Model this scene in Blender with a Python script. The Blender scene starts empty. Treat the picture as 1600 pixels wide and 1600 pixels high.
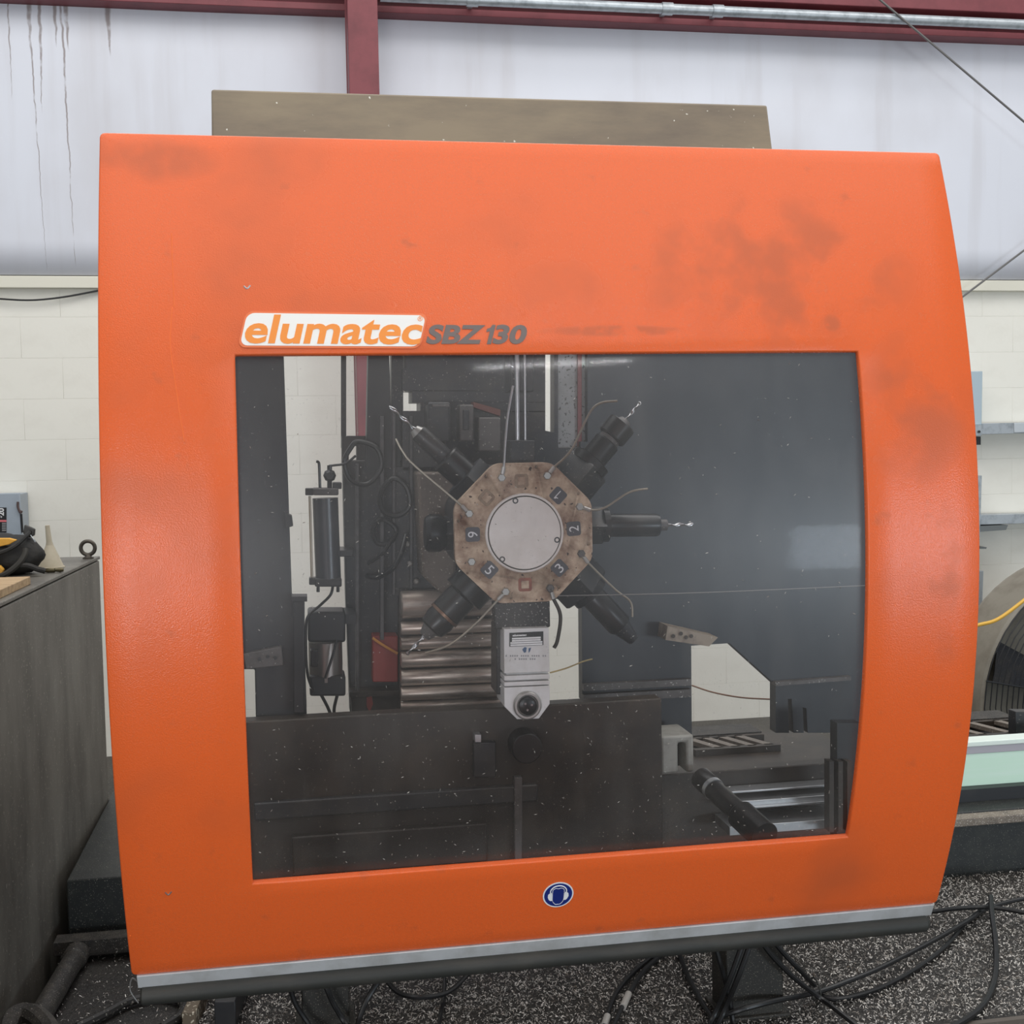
import bpy, bmesh, math, random
import numpy as np
from mathutils import Vector, Matrix
random.seed(7); rng = np.random.default_rng(7)
scene = bpy.context.scene
col = scene.collection

# ------------------------------------------------------------------ camera
CAM = np.array([0.2852, -1.9945, 0.8555]); YAW, PITCH, ROLL = (math.radians(a) for a in (9.9307, 3.5622, -1.0188))
FPX = 1909.5
_f = np.array([math.sin(YAW)*math.cos(PITCH), math.cos(YAW)*math.cos(PITCH), -math.sin(PITCH)])
_r0 = np.array([math.cos(YAW), -math.sin(YAW), 0.0]); _u0 = np.cross(_r0, _f)
_r = math.cos(ROLL)*_r0 + math.sin(ROLL)*_u0
_u = -math.sin(ROLL)*_r0 + math.cos(ROLL)*_u0
cd = bpy.data.cameras.new('camera'); cam = bpy.data.objects.new('camera', cd); col.objects.link(cam)
cd.sensor_width = 36; cd.lens = FPX/1600*36; cd.clip_start = 0.05; cd.clip_end = 100
cam.matrix_world = Matrix(((_r[0], _u[0], -_f[0], CAM[0]), (_r[1], _u[1], -_f[1], CAM[1]), (_r[2], _u[2], -_f[2], CAM[2]), (0, 0, 0, 1)))
scene.camera = cam

# ------------------------------------------------------------------ light
scene.view_settings.view_transform = 'Standard'; scene.view_settings.look = 'None'
scene.view_settings.gamma = 1; scene.view_settings.exposure = 0.45
scene.view_settings.use_curve_mapping = False
world = bpy.data.worlds.new('world'); scene.world = world; world.use_nodes = True
world.node_tree.nodes['Background'].inputs[0].default_value = (0.90, 0.95, 1.0, 1)
world.node_tree.nodes['Background'].inputs[1].default_value = 0.31

def area_light(name, loc, target, sx, sy, power, color):
    ld = bpy.data.lights.new(name, 'AREA'); ld.shape = 'RECTANGLE'; ld.size = sx; ld.size_y = sy
    ld.energy = power; ld.color = color
    o = bpy.data.objects.new(name, ld); col.objects.link(o); o.location = loc
    o.rotation_euler = (Vector(target)-Vector(loc)).to_track_quat('-Z', 'Y').to_euler()
    return o
area_light('ceiling_lamps_front_offscreen', (0.8, -3.0, 5.2), (0.8, -2.9, 0), 8, 7.0, 182, (1.0, 0.97, 0.93))
area_light('ceiling_lamps_back_offscreen', (2.1, 1.9, 5.2), (2.1, 2.0, 0), 9, 2.6, 150, (1.0, 0.98, 0.96))
area_light('bay_door_left_offscreen', (-1.9, -8.0, 0.35), (-1.2, 0, 0.5), 2.4, 1.1, 112, (0.93, 0.96, 1.0))
area_light('bay_door_right_offscreen', (6.0, -8.0, 0.1), (2.0, 0, 0.5), 3.0, 1.1, 130, (0.78, 0.90, 1.0))

# ------------------------------------------------------------------ pixel -> place helpers
def ray(x, y): return _f + (x-800)/FPX*_r + (800-y)/FPX*_u
def at(x, y, Y):
    d = ray(x, y); return CAM + d*((Y-CAM[1])/d[1])
def at_x(x, y, X):
    d = ray(x, y); return CAM + d*((X-CAM[0])/d[0])
def at_z(x, y, Z):
    d = ray(x, y); return CAM + d*((Z-CAM[2])/d[2])
HW, HH = 1.4, 1.3342
Q = (-0.5863, 0.6811, -0.0926)
def prof(z):
    s = z/HH; return Q[0]*s+Q[1]*s*s+Q[2]*s**3
def dprof(z):
    s = z/HH; return (Q[0]+2*Q[1]*s+3*Q[2]*s*s)/HH
def on_panel(px, py):
    Y = -0.08
    for _ in range(40):
        p = at(px, py, Y); Y = prof(p[2])
    return p
WX0, WX1, WZ0, WZ1 = 0.1977, 1.2009, 0.1558, 0.9849
FLOOR = -0.81; WALL = 4.70; TRAY = -0.36

# ------------------------------------------------------------------ materials
def lin(c):
    return tuple(((v/255)/12.92 if v/255 <= 0.04045 else ((v/255+0.055)/1.055)**2.4) for v in c) + (1,)
MATS = {}
def mat(name, c, rough=0.5, metal=0.0, c2=None, scale=6.0, lo=0.45, hi=0.7, detail=6, bump=0.0, bscale=80.0, stretch=None,
        speck=None, speck_scale=160.0, speck_amt=0.05, emit=None, coat=0.0, spec=0.5):
    if name in MATS: return MATS[name]
    m = bpy.data.materials.new(name); m.use_nodes = True; nt = m.node_tree; N = nt.nodes; L = nt.links
    b = N['Principled BSDF']; b.inputs['Roughness'].default_value = rough; b.inputs['Metallic'].default_value = metal
    b.inputs['Base Color'].default_value = lin(c); b.inputs['Specular IOR Level'].default_value = spec
    if coat: b.inputs['Coat Weight'].default_value = coat; b.inputs['Coat Roughness'].default_value = 0.25
    tc = N.new('ShaderNodeTexCoord'); mp = N.new('ShaderNodeMapping'); L.new(tc.outputs['Object'], mp.inputs['Vector'])
    if stretch: mp.inputs['Scale'].default_value = stretch
    out = None
    if c2:
        n = N.new('ShaderNodeTexNoise'); n.inputs['Scale'].default_value = scale; n.inputs['Detail'].default_value = detail
        n.inputs['Roughness'].default_value = 0.65
        L.new(mp.outputs[0], n.inputs['Vector'])
        r = N.new('ShaderNodeValToRGB'); r.color_ramp.elements[0].position = lo; r.color_ramp.elements[1].position = hi
        r.color_ramp.elements[0].color = lin(c); r.color_ramp.elements[1].color = lin(c2)
        L.new(n.outputs['Fac'], r.inputs[0]); out = r.outputs[0]
    if speck:
        n2 = N.new('ShaderNodeTexNoise'); n2.inputs['Scale'].default_value = speck_scale; n2.inputs['Detail'].default_value = 1
        L.new(tc.outputs['Object'], n2.inputs['Vector'])
        r2 = N.new('ShaderNodeValToRGB'); r2.color_ramp.elements[0].position = 0.70-speck_amt; r2.color_ramp.elements[1].position = 0.74-speck_amt
        r2.color_ramp.elements[0].color = (0, 0, 0, 1); r2.color_ramp.elements[1].color = (1, 1, 1, 1)
        L.new(n2.outputs['Fac'], r2.inputs[0])
        mx = N.new('ShaderNodeMix'); mx.data_type = 'RGBA'
        L.new(r2.outputs[0], mx.inputs[0])
        if out: L.new(out, mx.inputs[6])
        else: mx.inputs[6].default_value = lin(c)
        mx.inputs[7].default_value = lin(speck); out = mx.outputs[2]
    if out: L.new(out, b.inputs['Base Color'])
    if bump:
        n3 = N.new('ShaderNodeTexNoise'); n3.inputs['Scale'].default_value = bscale; n3.inputs['Detail'].default_value = 2
        L.new(tc.outputs['Object'], n3.inputs['Vector'])
        bp = N.new('ShaderNodeBump'); bp.inputs['Strength'].default_value = bump; bp.inputs['Distance'].default_value = 0.002
        L.new(n3.outputs['Fac'], bp.inputs['Height']); L.new(bp.outputs[0], b.inputs['Normal'])
    if emit:
        b.inputs['Emission Color'].default_value = (1, 1, 1, 1); b.inputs['Emission Strength'].default_value = emit
    MATS[name] = m
    return m

class NG:      # small node-math helper for shaped stains
    def __init__(s, m): s.nt = m.node_tree; s.N = s.nt.nodes; s.L = s.nt.links
    def set(s, sock, v):
        if isinstance(v, (int, float)): sock.default_value = v
        else: s.L.new(v, sock)
    def m(s, op, a, b=0.0, c=0.0):
        n = s.N.new('ShaderNodeMath'); n.operation = op
        s.set(n.inputs[0], a); s.set(n.inputs[1], b); s.set(n.inputs[2], c); return n.outputs[0]
    def sm(s, v, a, b):
        n = s.N.new('ShaderNodeMapRange'); n.interpolation_type = 'SMOOTHSTEP'
        s.set(n.inputs[0], v); n.inputs[1].default_value = a; n.inputs[2].default_value = b
        n.inputs[3].default_value = 0; n.inputs[4].default_value = 1; return n.outputs[0]
    def noise(s, vec, scale, detail=4, stretch=None):
        if stretch:
            mp = s.N.new('ShaderNodeMapping'); mp.inputs['Scale'].default_value = stretch; s.L.new(vec, mp.inputs[0]); vec = mp.outputs[0]
        n = s.N.new('ShaderNodeTexNoise'); n.inputs['Scale'].default_value = scale; n.inputs['Detail'].default_value = detail
        s.L.new(vec, n.inputs['Vector']); return n.outputs['Fac']
    def mix(s, f, a, b):
        n = s.N.new('ShaderNodeMix'); n.data_type = 'RGBA'; s.set(n.inputs[0], f)
        for i, v in ((6, a), (7, b)):
            if isinstance(v, tuple): n.inputs[i].default_value = v
            else: s.L.new(v, n.inputs[i])
        return n.outputs[2]

# ------------------------------------------------------------------ mesh builder
def V3(p): return np.array([float(p[0]), float(p[1]), float(p[2])])
class MB:
    def __init__(s): s.v = []; s.f = []
    def add(s, vs, fs):
        o = len(s.v); s.v += [tuple(map(float, p)) for p in vs]; s.f += [tuple(i+o for i in f) for f in fs]; return s
    def box(s, a, b):
        (x0, y0, z0), (x1, y1, z1) = a, b
        x0, x1 = min(x0, x1), max(x0, x1); y0, y1 = min(y0, y1), max(y0, y1); z0, z1 = min(z0, z1), max(z0, z1)
        return s.add([(x0,y0,z0),(x1,y0,z0),(x1,y1,z0),(x0,y1,z0),(x0,y0,z1),(x1,y0,z1),(x1,y1,z1),(x0,y1,z1)],
                     [(0,3,2,1),(4,5,6,7),(0,1,5,4),(1,2,6,5),(2,3,7,6),(3,0,4,7)])
    def obox(s, c, ax, ay, az, hx, hy, hz):       # oriented box
        c, ax, ay, az = map(V3, (c, ax, ay, az))
        vs = [c+ax*hx*i+ay*hy*j+az*hz*k for k in (-1, 1) for i, j in ((-1,-1),(1,-1),(1,1),(-1,1))]
        return s.add(vs, [(0,3,2,1),(4,5,6,7),(0,1,5,4),(1,2,6,5),(2,3,7,6),(3,0,4,7)])
    def prism(s, pts, d):                          # polygon of 3D points pushed along d
        n = len(pts); d = V3(d); p = [V3(q) for q in pts]
        return s.add(p+[q+d for q in p], [tuple(range(n)), tuple(range(2*n-1, n-1, -1))]+[(i, i+n, (i+1) % n+n, (i+1) % n) for i in range(n)])
    def px(s, pts, Y, t):                          # polygon read from the photograph, stood at depth Y, t thick
        return s.prism([at(x, y, Y) for x, y in pts], (0, t, 0))
    def rect(s, x0, y0, x1, y1, Y, t): return s.px([(x0,y0),(x0,y1),(x1,y1),(x1,y0)], Y, t)
    def lathe(s, p0, axis, prof_, seg=24, cap=True):  # prof_: (distance along axis, radius)
        p0 = V3(p0); a = V3(axis); a = a/np.linalg.norm(a)
        t = np.cross(a, (0, 0, 1)) if abs(a[2]) < 0.9 else np.cross(a, (1, 0, 0)); t /= np.linalg.norm(t); b = np.cross(a, t)
        vs = []; fs = []
        for d, r in prof_:
            vs += [p0+a*d+r*(math.cos(k*2*math.pi/seg)*t+math.sin(k*2*math.pi/seg)*b) for k in range(seg)]
        for i in range(len(prof_)-1):
            for k in range(seg):
                k2 = (k+1) % seg; fs.append((i*seg+k, i*seg+k2, (i+1)*seg+k2, (i+1)*seg+k))
        if cap:
            fs.append(tuple(range(seg-1, -1, -1))); n = (len(prof_)-1)*seg; fs.append(tuple(range(n, n+seg)))
        return s.add(vs, fs)
    def cyl(s, p0, p1, r, r1=None, seg=20):
        p0, p1 = V3(p0), V3(p1); return s.lathe(p0, p1-p0, [(0, r), (np.linalg.norm(p1-p0), r if r1 is None else r1)], seg)
    def tube(s, pts, r, seg=8, smooth=6, closed=False):
        P = [V3(p) for p in pts]
        if smooth and len(P) > 2:
            out = []; n = len(P)
            for i in range(n if closed else n-1):
                if closed: a, b, c, d = P[(i-1) % n], P[i], P[(i+1) % n], P[(i+2) % n]
                else: a, b, c, d = P[max(i-1, 0)], P[i], P[i+1], P[min(i+2, n-1)]
                for k in range(smooth):
                    t = k/smooth
                    out.append(0.5*((2*b)+(c-a)*t+(2*a-5*b+4*c-d)*t*t+(3*b-a-3*c+d)*t**3))
            if not closed: out.append(P[-1])
            P = out
        n = len(P); vs = []; fs = []; up = np.array([0.31, 0.27, 0.91]); prev = None
        for i, p in enumerate(P):
            a = P[(i+1) % n if closed else min(i+1, n-1)] - P[i-1 if (i or closed) else 0]
            a = a/(np.linalg.norm(a)+1e-12)
            t = (np.cross(a, up) if prev is None else prev-a*(prev@a)); t /= np.linalg.norm(t)+1e-12; prev = t; b = np.cross(a, t)
            vs += [p+r*(math.cos(k*2*math.pi/seg)*t+math.sin(k*2*math.pi/seg)*b) for k in range(seg)]
        for i in range(n if closed else n-1):
            j = (i+1) % n
            for k in range(seg): fs.append((i*seg+k, i*seg+(k+1) % seg, j*seg+(k+1) % seg, j*seg+k))
        if not closed: fs.append(tuple(range(seg-1, -1, -1))); fs.append(tuple(range((n-1)*seg, n*seg)))
        return s.add(vs, fs)
    def build(s, name, m, parent=None, bevel=0.0, smooth=True, angle=35, **tags):
        v = np.array(s.v); root = parent
        while root is not None and root.parent is not None: root = root.parent
        if root is not None: loc = np.array(root.location)
        else: loc = np.array([(v[:,0].min()+v[:,0].max())/2, (v[:,1].min()+v[:,1].max())/2, v[:,2].min()])
        me = bpy.data.meshes.new(name); me.from_pydata([tuple(p) for p in v-loc], [], s.f)
        bm = bmesh.new(); bm.from_mesh(me); bmesh.ops.recalc_face_normals(bm, faces=bm.faces); bm.to_mesh(me); bm.free()
        if smooth:
            me.shade_smooth(); me.set_sharp_from_angle(angle=math.radians(angle))
        me.materials.append(m)
        o = bpy.data.objects.new(name, me); col.objects.link(o)
        if parent is None: o.location = loc
        else: o.parent = parent
        if bevel:
            bv = o.modifiers.new('bevel', 'BEVEL'); bv.width = bevel; bv.segments = 2; bv.limit_method = 'ANGLE'; bv.angle_limit = math.radians(40)
        for k, val in tags.items(): o[k] = val
        return o
def thing(name, loc, label, cat, group=None):
    o = bpy.data.objects.new(name, None); col.objects.link(o); o.location = loc; o.empty_display_size = 0.05
    o['label'] = label; o['category'] = cat
    if group: o['group'] = group
    return o
ONE = [(0.45, 0.0), (1.0, 0.0), (1.0, 1.0), (0.58, 1.0), (0.40, 0.84), (0.0, 0.78), (0.0, 0.62), (0.45, 0.66)]
def text_mesh(body, bold=0.02, spacing=1.0):       # flat lettering, normalised to its own box
    if body == '1':
        t = 0.0 if bold else 0.28
        P = [(min(1, x+(t if x == 0.45 else 0)), y+(t*0.3 if y in (0.62, 0.66) else 0)) for x, y in ONE]; n = len(P)
        return np.array([(x, y, 0) for x, y in P]+[(x, y, 1) for x, y in P]), [tuple(range(n)), tuple(range(2*n-1, n-1, -1))]+[(i, i+n, (i+1) % n+n, (i+1) % n) for i in range(n)]
    cu = bpy.data.curves.new('lettering', 'FONT'); cu.body = body; cu.offset = bold; cu.extrude = 0.5; cu.space_character = spacing
    cu.resolution_u = 4
    o = bpy.data.objects.new('lettering', cu); col.objects.link(o); bpy.context.view_layer.update()
    me = bpy.data.meshes.new_from_object(o.evaluated_get(bpy.context.evaluated_depsgraph_get()))
    v = np.array([tuple(p.co) for p in me.vertices]); f = [tuple(p.vertices) for p in me.polygons]
    bpy.data.objects.remove(o); bpy.data.curves.remove(cu); bpy.data.meshes.remove(me)
    mn, mx = v.min(0), v.max(0); v = (v-mn)/(mx-mn)
    return v, f
def lettering(name, body, m, parent, fn, bold=0.02, spacing=1.0, **tags):   # fn(a, b, c): box coordinates -> place
    v, f = text_mesh(body, bold, spacing); mb = MB(); mb.add([fn(*p) for p in v], f)
    return mb.build(name, m, parent, smooth=False, **tags)
def panel_quad(BL, BR, TR, TL, lift, depth):       # box coordinates over a quad lying on the curved hood
    c = [on_panel(*p) for p in (BL, BR, TR, TL)]; c = [np.array([p[0], p[2]]) for p in c]
    def fn(a, b, w=0.0):
        q = (1-a)*(1-b)*c[0]+a*(1-b)*c[1]+a*b*c[2]+(1-a)*b*c[3]
        n = np.array([0, -1, dprof(q[1])]); n /= np.linalg.norm(n)
        return np.array([q[0], prof(q[1]), q[1]])+n*(lift+depth*w)
    return fn
def rounded(r=0.18, aspect=5.0, k=5):              # rounded unit rectangle
    pts = []
    for cx, cy, a0 in ((1-r/aspect, 1-r, 0), (r/aspect, 1-r, 90), (r/aspect, r, 180), (1-r/aspect, r, 270)):
        for i in range(k+1):
            a = math.radians(a0+90*i/k); pts.append((cx+r/aspect*math.cos(a), cy+r*math.sin(a)))
    return pts

# materials in use
M_wall = mat('painted_block', (246, 243, 232), 0.6, c2=(234, 230, 218), scale=2.2, lo=0.5, hi=0.8, bump=0.25, bscale=60, speck=(190, 186, 176), speck_scale=30, speck_amt=-0.05)
M_black = mat('black_paint', (30, 31, 34), 0.45, c2=(44, 43, 43), scale=8)
M_dark = mat('oily_dark_steel', (44, 45, 49), 0.42, metal=0.2, c2=(66, 62, 58), scale=9, bump=0.2, bscale=50, speck=(120, 115, 108), speck_scale=220, speck_amt=0.0)
M_darkblue = mat('dark_blue_grey_plate', (28, 32, 38), 0.42, c2=(50, 52, 56), scale=5, stretch=(1, 1, 0.4), speck=(110, 112, 115), speck_scale=260, speck_amt=-0.02)
M_brown = mat('oily_brown_steel', (44, 38, 33), 0.5, metal=0.1, c2=(66, 56, 46), scale=7, speck=(130, 120, 108), speck_scale=200, speck_amt=0.0)
M_alu = mat('brushed_aluminium', (196, 198, 200), 0.35, metal=0.85, c2=(160, 160, 160), scale=10)
M_steel = mat('bright_steel', (175, 175, 176), 0.28, metal=0.95)
M_galv = mat('galvanised_steel', (186, 192, 196), 0.4, metal=0.5, c2=(150, 156, 160), scale=20)
M_rubber = mat('black_rubber', (42, 43, 40), 0.6, c2=(60, 58, 53), scale=6, stretch=(1, 4, 4))
M_cable = mat('cable_sheath', (20, 20, 21), 0.4)
M_red = mat('red_oxide_paint', (128, 62, 68), 0.5, c2=(108, 50, 56), scale=5)
M_redbox = mat('red_enamel', (150, 48, 40), 0.5)
M_rust = mat('rusty_plate', (206, 182, 156), 0.6, metal=0.0, c2=(116, 78, 54), scale=20, lo=0.40, hi=0.66, detail=10, bump=0.4, bscale=90, speck=(70, 48, 38), speck_scale=90, speck_amt=0.02)
M_disc = mat('turned_disc', (236, 230, 224), 0.5, metal=0.0, c2=(216, 208, 200), scale=9)
M_label = mat('number_plate', (72, 70, 76), 0.5)
M_white = mat('white_print', (236, 236, 236), 0.5)
M_tool = mat('black_oxide', (24, 24, 26), 0.32, metal=0.2, c2=(46, 42, 40), scale=14)
M_grey_head = mat('grey_enamel', (222, 221, 220), 0.45, c2=(196, 192, 186), scale=8)
M_bolt_ = mat('dull_bolt', (140, 136, 130), 0.4, metal=0.5)
M_brass = mat('brass_tube', (156, 148, 134), 0.35, metal=0.7)
M_green = mat('pale_green_film', (208, 238, 218), 0.35, c2=(216, 240, 226), scale=2, stretch=(1, 1, 20))
M_chip = mat('aluminium_chip', (196, 192, 186), 0.4, metal=0.5, c2=(104, 92, 80), scale=70, detail=2)
M_bed = mat('chip_strewn_steel', (44, 41, 38), 0.6, c2=(66, 61, 55), scale=30, speck=(150, 145, 135), speck_scale=420, speck_amt=0.03, bump=0.5, bscale=120)
M_bedface = mat('chip_flecked_black_paint', (33, 36, 36), 0.5, c2=(46, 48, 45), scale=20, speck=(130, 128, 118), speck_scale=360, speck_amt=0.03)

# ================================================================== THE SETTING
# floor
MB().box((-5, -5, FLOOR-0.05), (7, WALL, FLOOR)).build('floor', mat('oily_concrete', (70, 66, 60), 0.6, c2=(44, 42, 40), scale=2, bump=0.3, bscale=40, speck=(150, 146, 138), speck_scale=120, speck_amt=0.04), kind='structure')
# back wall: backing, painted blocks below, smooth insulated sheet above
LEDGE = at(80, 431, WALL)[2]
wall = MB().box((-5, WALL, FLOOR), (7, WALL+0.2, 4.2)).build('wall_back', mat('mortar', (205, 202, 192), 0.8), kind='structure')
BW, BH = 0.4, (LEDGE-FLOOR)/12
BX0 = -5*BW-0.1
bmb = MB(); bmb.box((BX0-BW/2+0.0002, WALL-0.004, FLOOR+0.0002), (BX0+BW/2-0.0002, WALL+0.05, FLOOR+BH-0.0002))
bproto = None
for r_ in range(12):
    for c_ in range(-5, 16):
        x = c_*BW + (0.2 if r_ % 2 else 0.0) - 0.1
        if bproto is None:
            bproto = bmb.build('wall_block', M_wall, wall, bevel=0.0008); o = bproto
        else:
            o = bproto.copy(); col.objects.link(o); o.parent = wall
        o.location = Vector((x-BX0, 0, r_*BH))
# upper sheet with drip stains
M_sheet = mat('white_vinyl_sheet', (224, 225, 232), 0.5)
g = NG(M_sheet); tcw = g.N.new('ShaderNodeTexCoord'); sep = g.N.new('ShaderNodeSeparateXYZ'); g.L.new(tcw.outputs['Object'], sep.inputs[0])
wob = g.m('MULTIPLY', g.m('SUBTRACT', g.noise(tcw.outputs['Object'], 9, 3, (0.1, 1, 1)), 0.5), 0.03)
sheet_x0, sheet_x1 = -5.0, 7.0
sx_c = (sheet_x0+sheet_x1)/2; sz_b = LEDGE
stain = None
for (px0, py0, px1, py1, w) in ((15, 8, 22, 160, 0.006), (46, 8, 76, 425, 0.006), (48, 5, 50, 88, 0.018), (64, 8, 68, 180, 0.012), (88, 8, 90, 78, 0.014), (97, 10, 120, 418, 0.008), (105, 6, 108, 84, 0.018), (170, 4, 173, 92, 0.022)):
    a, b = at(px0, py0, WALL), at(px1, py1, WALL)
    k = (b[0]-a[0])/(b[2]-a[2])
    xl = g.m('SUBTRACT', sep.outputs[0], a[0]-sx_c); zl = g.m('SUBTRACT', sep.outputs[2], a[2]-sz_b)
    dist = g.m('ABSOLUTE', g.m('SUBTRACT', g.m('ADD', xl, wob), g.m('MULTIPLY', zl, k)))
    taper = g.sm(sep.outputs[2], b[2]-sz_b, a[2]-sz_b)
    core = g.m('SUBTRACT', 1.0, g.sm(g.m('DIVIDE', dist, g.m('ADD', g.m('MULTIPLY', taper, w*0.75), w*0.22)), 0.3, 1.0))
    core = g.m('MULTIPLY', core, g.sm(sep.outputs[2], b[2]-sz_b-0.01, b[2]-sz_b+0.05))
    stain = core if stain is None else g.m('MAXIMUM', stain, core)
grime = g.m('ADD', g.m('MULTIPLY', g.sm(g.noise(tcw.outputs['Object'], 1.6, 6, (1, 1, 0.6)), 0.42, 0.75), 0.42), g.m('MULTIPLY', g.sm(g.noise(tcw.outputs['Object'], 7, 5, (1, 1, 0.08)), 0.5, 0.75), 0.30))
c0 = g.mix(grime, lin((224, 226, 234)), lin((196, 192, 194)))
g.L.new(g.mix(g.m('MULTIPLY', g.m('MULTIPLY', stain, g.sm(g.noise(tcw.outputs['Object'], 14, 4), 0.25, 0.55)), 0.72), c0, lin((120, 100, 92))), g.N['Principled BSDF'].inputs['Base Color'])
mb = MB(); nx, nz = 90, 14; zt = 4.2
for i in range(nx+1):
    for j in range(nz+1):
        x = sheet_x0+(sheet_x1-sheet_x0)*i/nx; z = LEDGE+(zt-LEDGE)*j/nz
        mb.v.append((x, WALL-0.03-0.012*abs(math.sin(x*1.55+0.4))**0.6, z))
for i in range(nx):
    for j in range(nz):
        a = i*(nz+1)+j; mb.f.append((a, a+nz+1, a+nz+2, a+1))
sheet = mb.build('wall_upper', M_sheet, kind='structure')
sheet.location = (sx_c, sheet.location[1], LEDGE)
sd = sheet.modifiers.new('solid', 'SOLIDIFY'); sd.thickness = 0.025; sd.offset = -1
# ledge trim
t0, t1 = at(80, 431, WALL-0.05)[2], at(80, 450, WALL-0.05)[2]
MB().box((-5, WALL-0.05, t1), (7, WALL, t0)).build('trim_1', mat('cream_trim', (232, 228, 212), 0.6), bevel=0.004, kind='structure')

# girt (red channel) above, and the column
gz = at(1000, 36, WALL-0.15)[2]
girt = thing('wall_girt', (0.5, WALL-0.1, gz), 'dark red steel channel running along top of white wall', 'beam')
M_redd = M_red
MB().box((-5, WALL-0.15, gz), (7, WALL-0.05, gz+0.035)).build('lower_flange', M_redd, girt, bevel=0.003)
MB().box((-5, WALL-0.055, gz), (7, WALL-0.035, gz+0.26)).build('web', M_redd, girt)
MB().box((-5, WALL-0.20, gz+0.125), (7, WALL-0.05, gz+0.24)).build('upper_flange', M_red, girt, bevel=0.004)
cy0, cy1 = 4.22, 4.502
xa, xb = at(544, 60, cy0)[0], at(591, 60, cy0)[0]
colm = thing('steel_column', ((xa+xb)/2, 4.4, FLOOR), 'red painted steel column standing against the white wall', 'column')
MB().box((xa, cy0, FLOOR), (xb, cy0+0.02, 4.2)).build('front_flange', M_red, colm, bevel=0.003)
MB().box((xa, cy1-0.02, FLOOR), (xb, cy1, 4.2)).build('back_flange', M_red, colm)
MB().box((xa+0.004, cy0+0.02, FLOOR), (xb-0.004, cy1-0.02, 4.2)).build('web', M_red, colm)
# conduit
cz = at(1000, 12, 4.45)[2]
cond = thing('electrical_conduit', (2.4, 4.45, cz), 'galvanised pipe conduit fixed along the dark red channel', 'conduit')
cmb = MB(); cmb.cyl((at(594, 3, 4.45)[0], 4.45, cz), (7, 4.45, cz), 0.027, seg=16); cmb.build('pipe', M_galv, cond)
for px_ in (738, 1042, 1121):
    x = at(px_, 10, 4.45)[0]; m_ = MB(); m_.cyl((x-0.03, 4.45, cz), (x+0.03, 4.45, cz), 0.033, seg=16)
    m_.box((x-0.012, 4.45, cz-0.01), (x+0.012, WALL-0.15, cz+0.01)).build('coupling', M_galv, cond)
# bracing rods and wall wire
def rod(name, pts, r, m, label, cat, **k): return MB().tube(pts, r, 8, 6 if len(pts) > 2 else 0).build(name, m, label=label, category=cat, **k)
M_wire = mat('dull_wire', (120, 118, 116), 0.5, metal=0.5)
rod('brace_rod', [at(1340, -30, 4.4175), at(1660, 241, 4.4175)], 0.006, M_wire, 'thin steel bracing cable crossing the dark red channel and conduit', 'cable')
rod('brace_rod', [at(1660, 346, 4.55), at(1420, 527, 4.55)], 0.006, M_wire, 'thin steel bracing cable crossing the cream ledge of the wall', 'cable')
rod('wall_wire', [at(-60, 462, WALL-0.03), at(0, 467, WALL-0.03), at(50, 469, WALL-0.03), at(100, 464, WALL-0.03), at(160, 453, WALL-0.03), at(230, 440, WALL-0.04)], 0.005, M_cable, 'loose black wire sagging below the cream ledge of the wall', 'wire')

# ================================================================== MACHINE HOOD
hood = thing('machine_hood', (HW/2, 0, 0), 'curved orange machine hood with a large dark tinted window', 'machine hood')
M_or = mat('orange_enamel', (236, 112, 52), 0.36, bump=0.20, bscale=520, spec=0.5)
g = NG(M_or); bs = g.N['Principled BSDF']; tc = g.N.new('ShaderNodeTexCoord'); sp = g.N.new('ShaderNodeSeparateXYZ'); g.L.new(tc.outputs['Object'], sp.inputs[0])
d1 = g.sm(g.noise(tc.outputs['Object'], 3.2, 7), 0.50, 0.80)
d2 = g.sm(g.noise(tc.outputs['Object'], 22, 5), 0.60, 0.78)
def blob(px_, py_, rx, rz, ns, lo):
    p = on_panel(px_, py_); X, Z = p[0]-HW/2, p[2]
    dx = g.m('DIVIDE', g.m('SUBTRACT', sp.outputs[0], X), rx); dz = g.m('DIVIDE', g.m('SUBTRACT', sp.outputs[2], Z), rz)
    r2 = g.m('ADD', g.m('MULTIPLY', dx, dx), g.m('MULTIPLY', dz, dz))
    return g.m('MULTIPLY', g.m('SUBTRACT', 1.0, g.sm(r2, 0.1, 1.0)), g.sm(g.noise(tc.outputs['Object'], ns, 5), lo, lo+0.25))
dirt = g.m('MAXIMUM', g.m('MULTIPLY', d1, 0.42), g.m('MULTIPLY', d2, 0.30))
for a in ((1210, 420, 0.30, 0.17, 9, 0.40), (960, 517, 0.15, 0.012, 30, 0.36), (960, 284, 0.10, 0.02, 24, 0.48), (1300, 505, 0.02, 0.02, 30, 0.30), (640, 380, 0.02, 0.012, 40, 0.40), (1430, 640, 0.12, 0.16, 7, 0.42), (1480, 900, 0.05, 0.2, 9, 0.42), (230, 250, 0.14, 0.05, 8, 0.40)):
    dirt = g.m('MAXIMUM', dirt, g.m('MULTIPLY', blob(*a), 0.42))
grain = g.m('MULTIPLY', g.sm(g.noise(tc.outputs['Object'], 320, 3), 0.35, 0.75), 0.12)
dirt = g.m('MAXIMUM', dirt, grain)
g.L.new(g.mix(dirt, lin((232, 100, 42)), lin((146, 82, 54))), bs.inputs['Base Color'])
g.L.new(g.m('ADD', g.m('MULTIPLY', dirt, 0.25), 0.25), bs.inputs['Roughness'])
xs = list(np.linspace(0, WX0, 5))[:-1]+list(np.linspace(WX0, WX1, 17))[:-1]+list(np.linspace(WX1, HW, 5))
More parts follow.
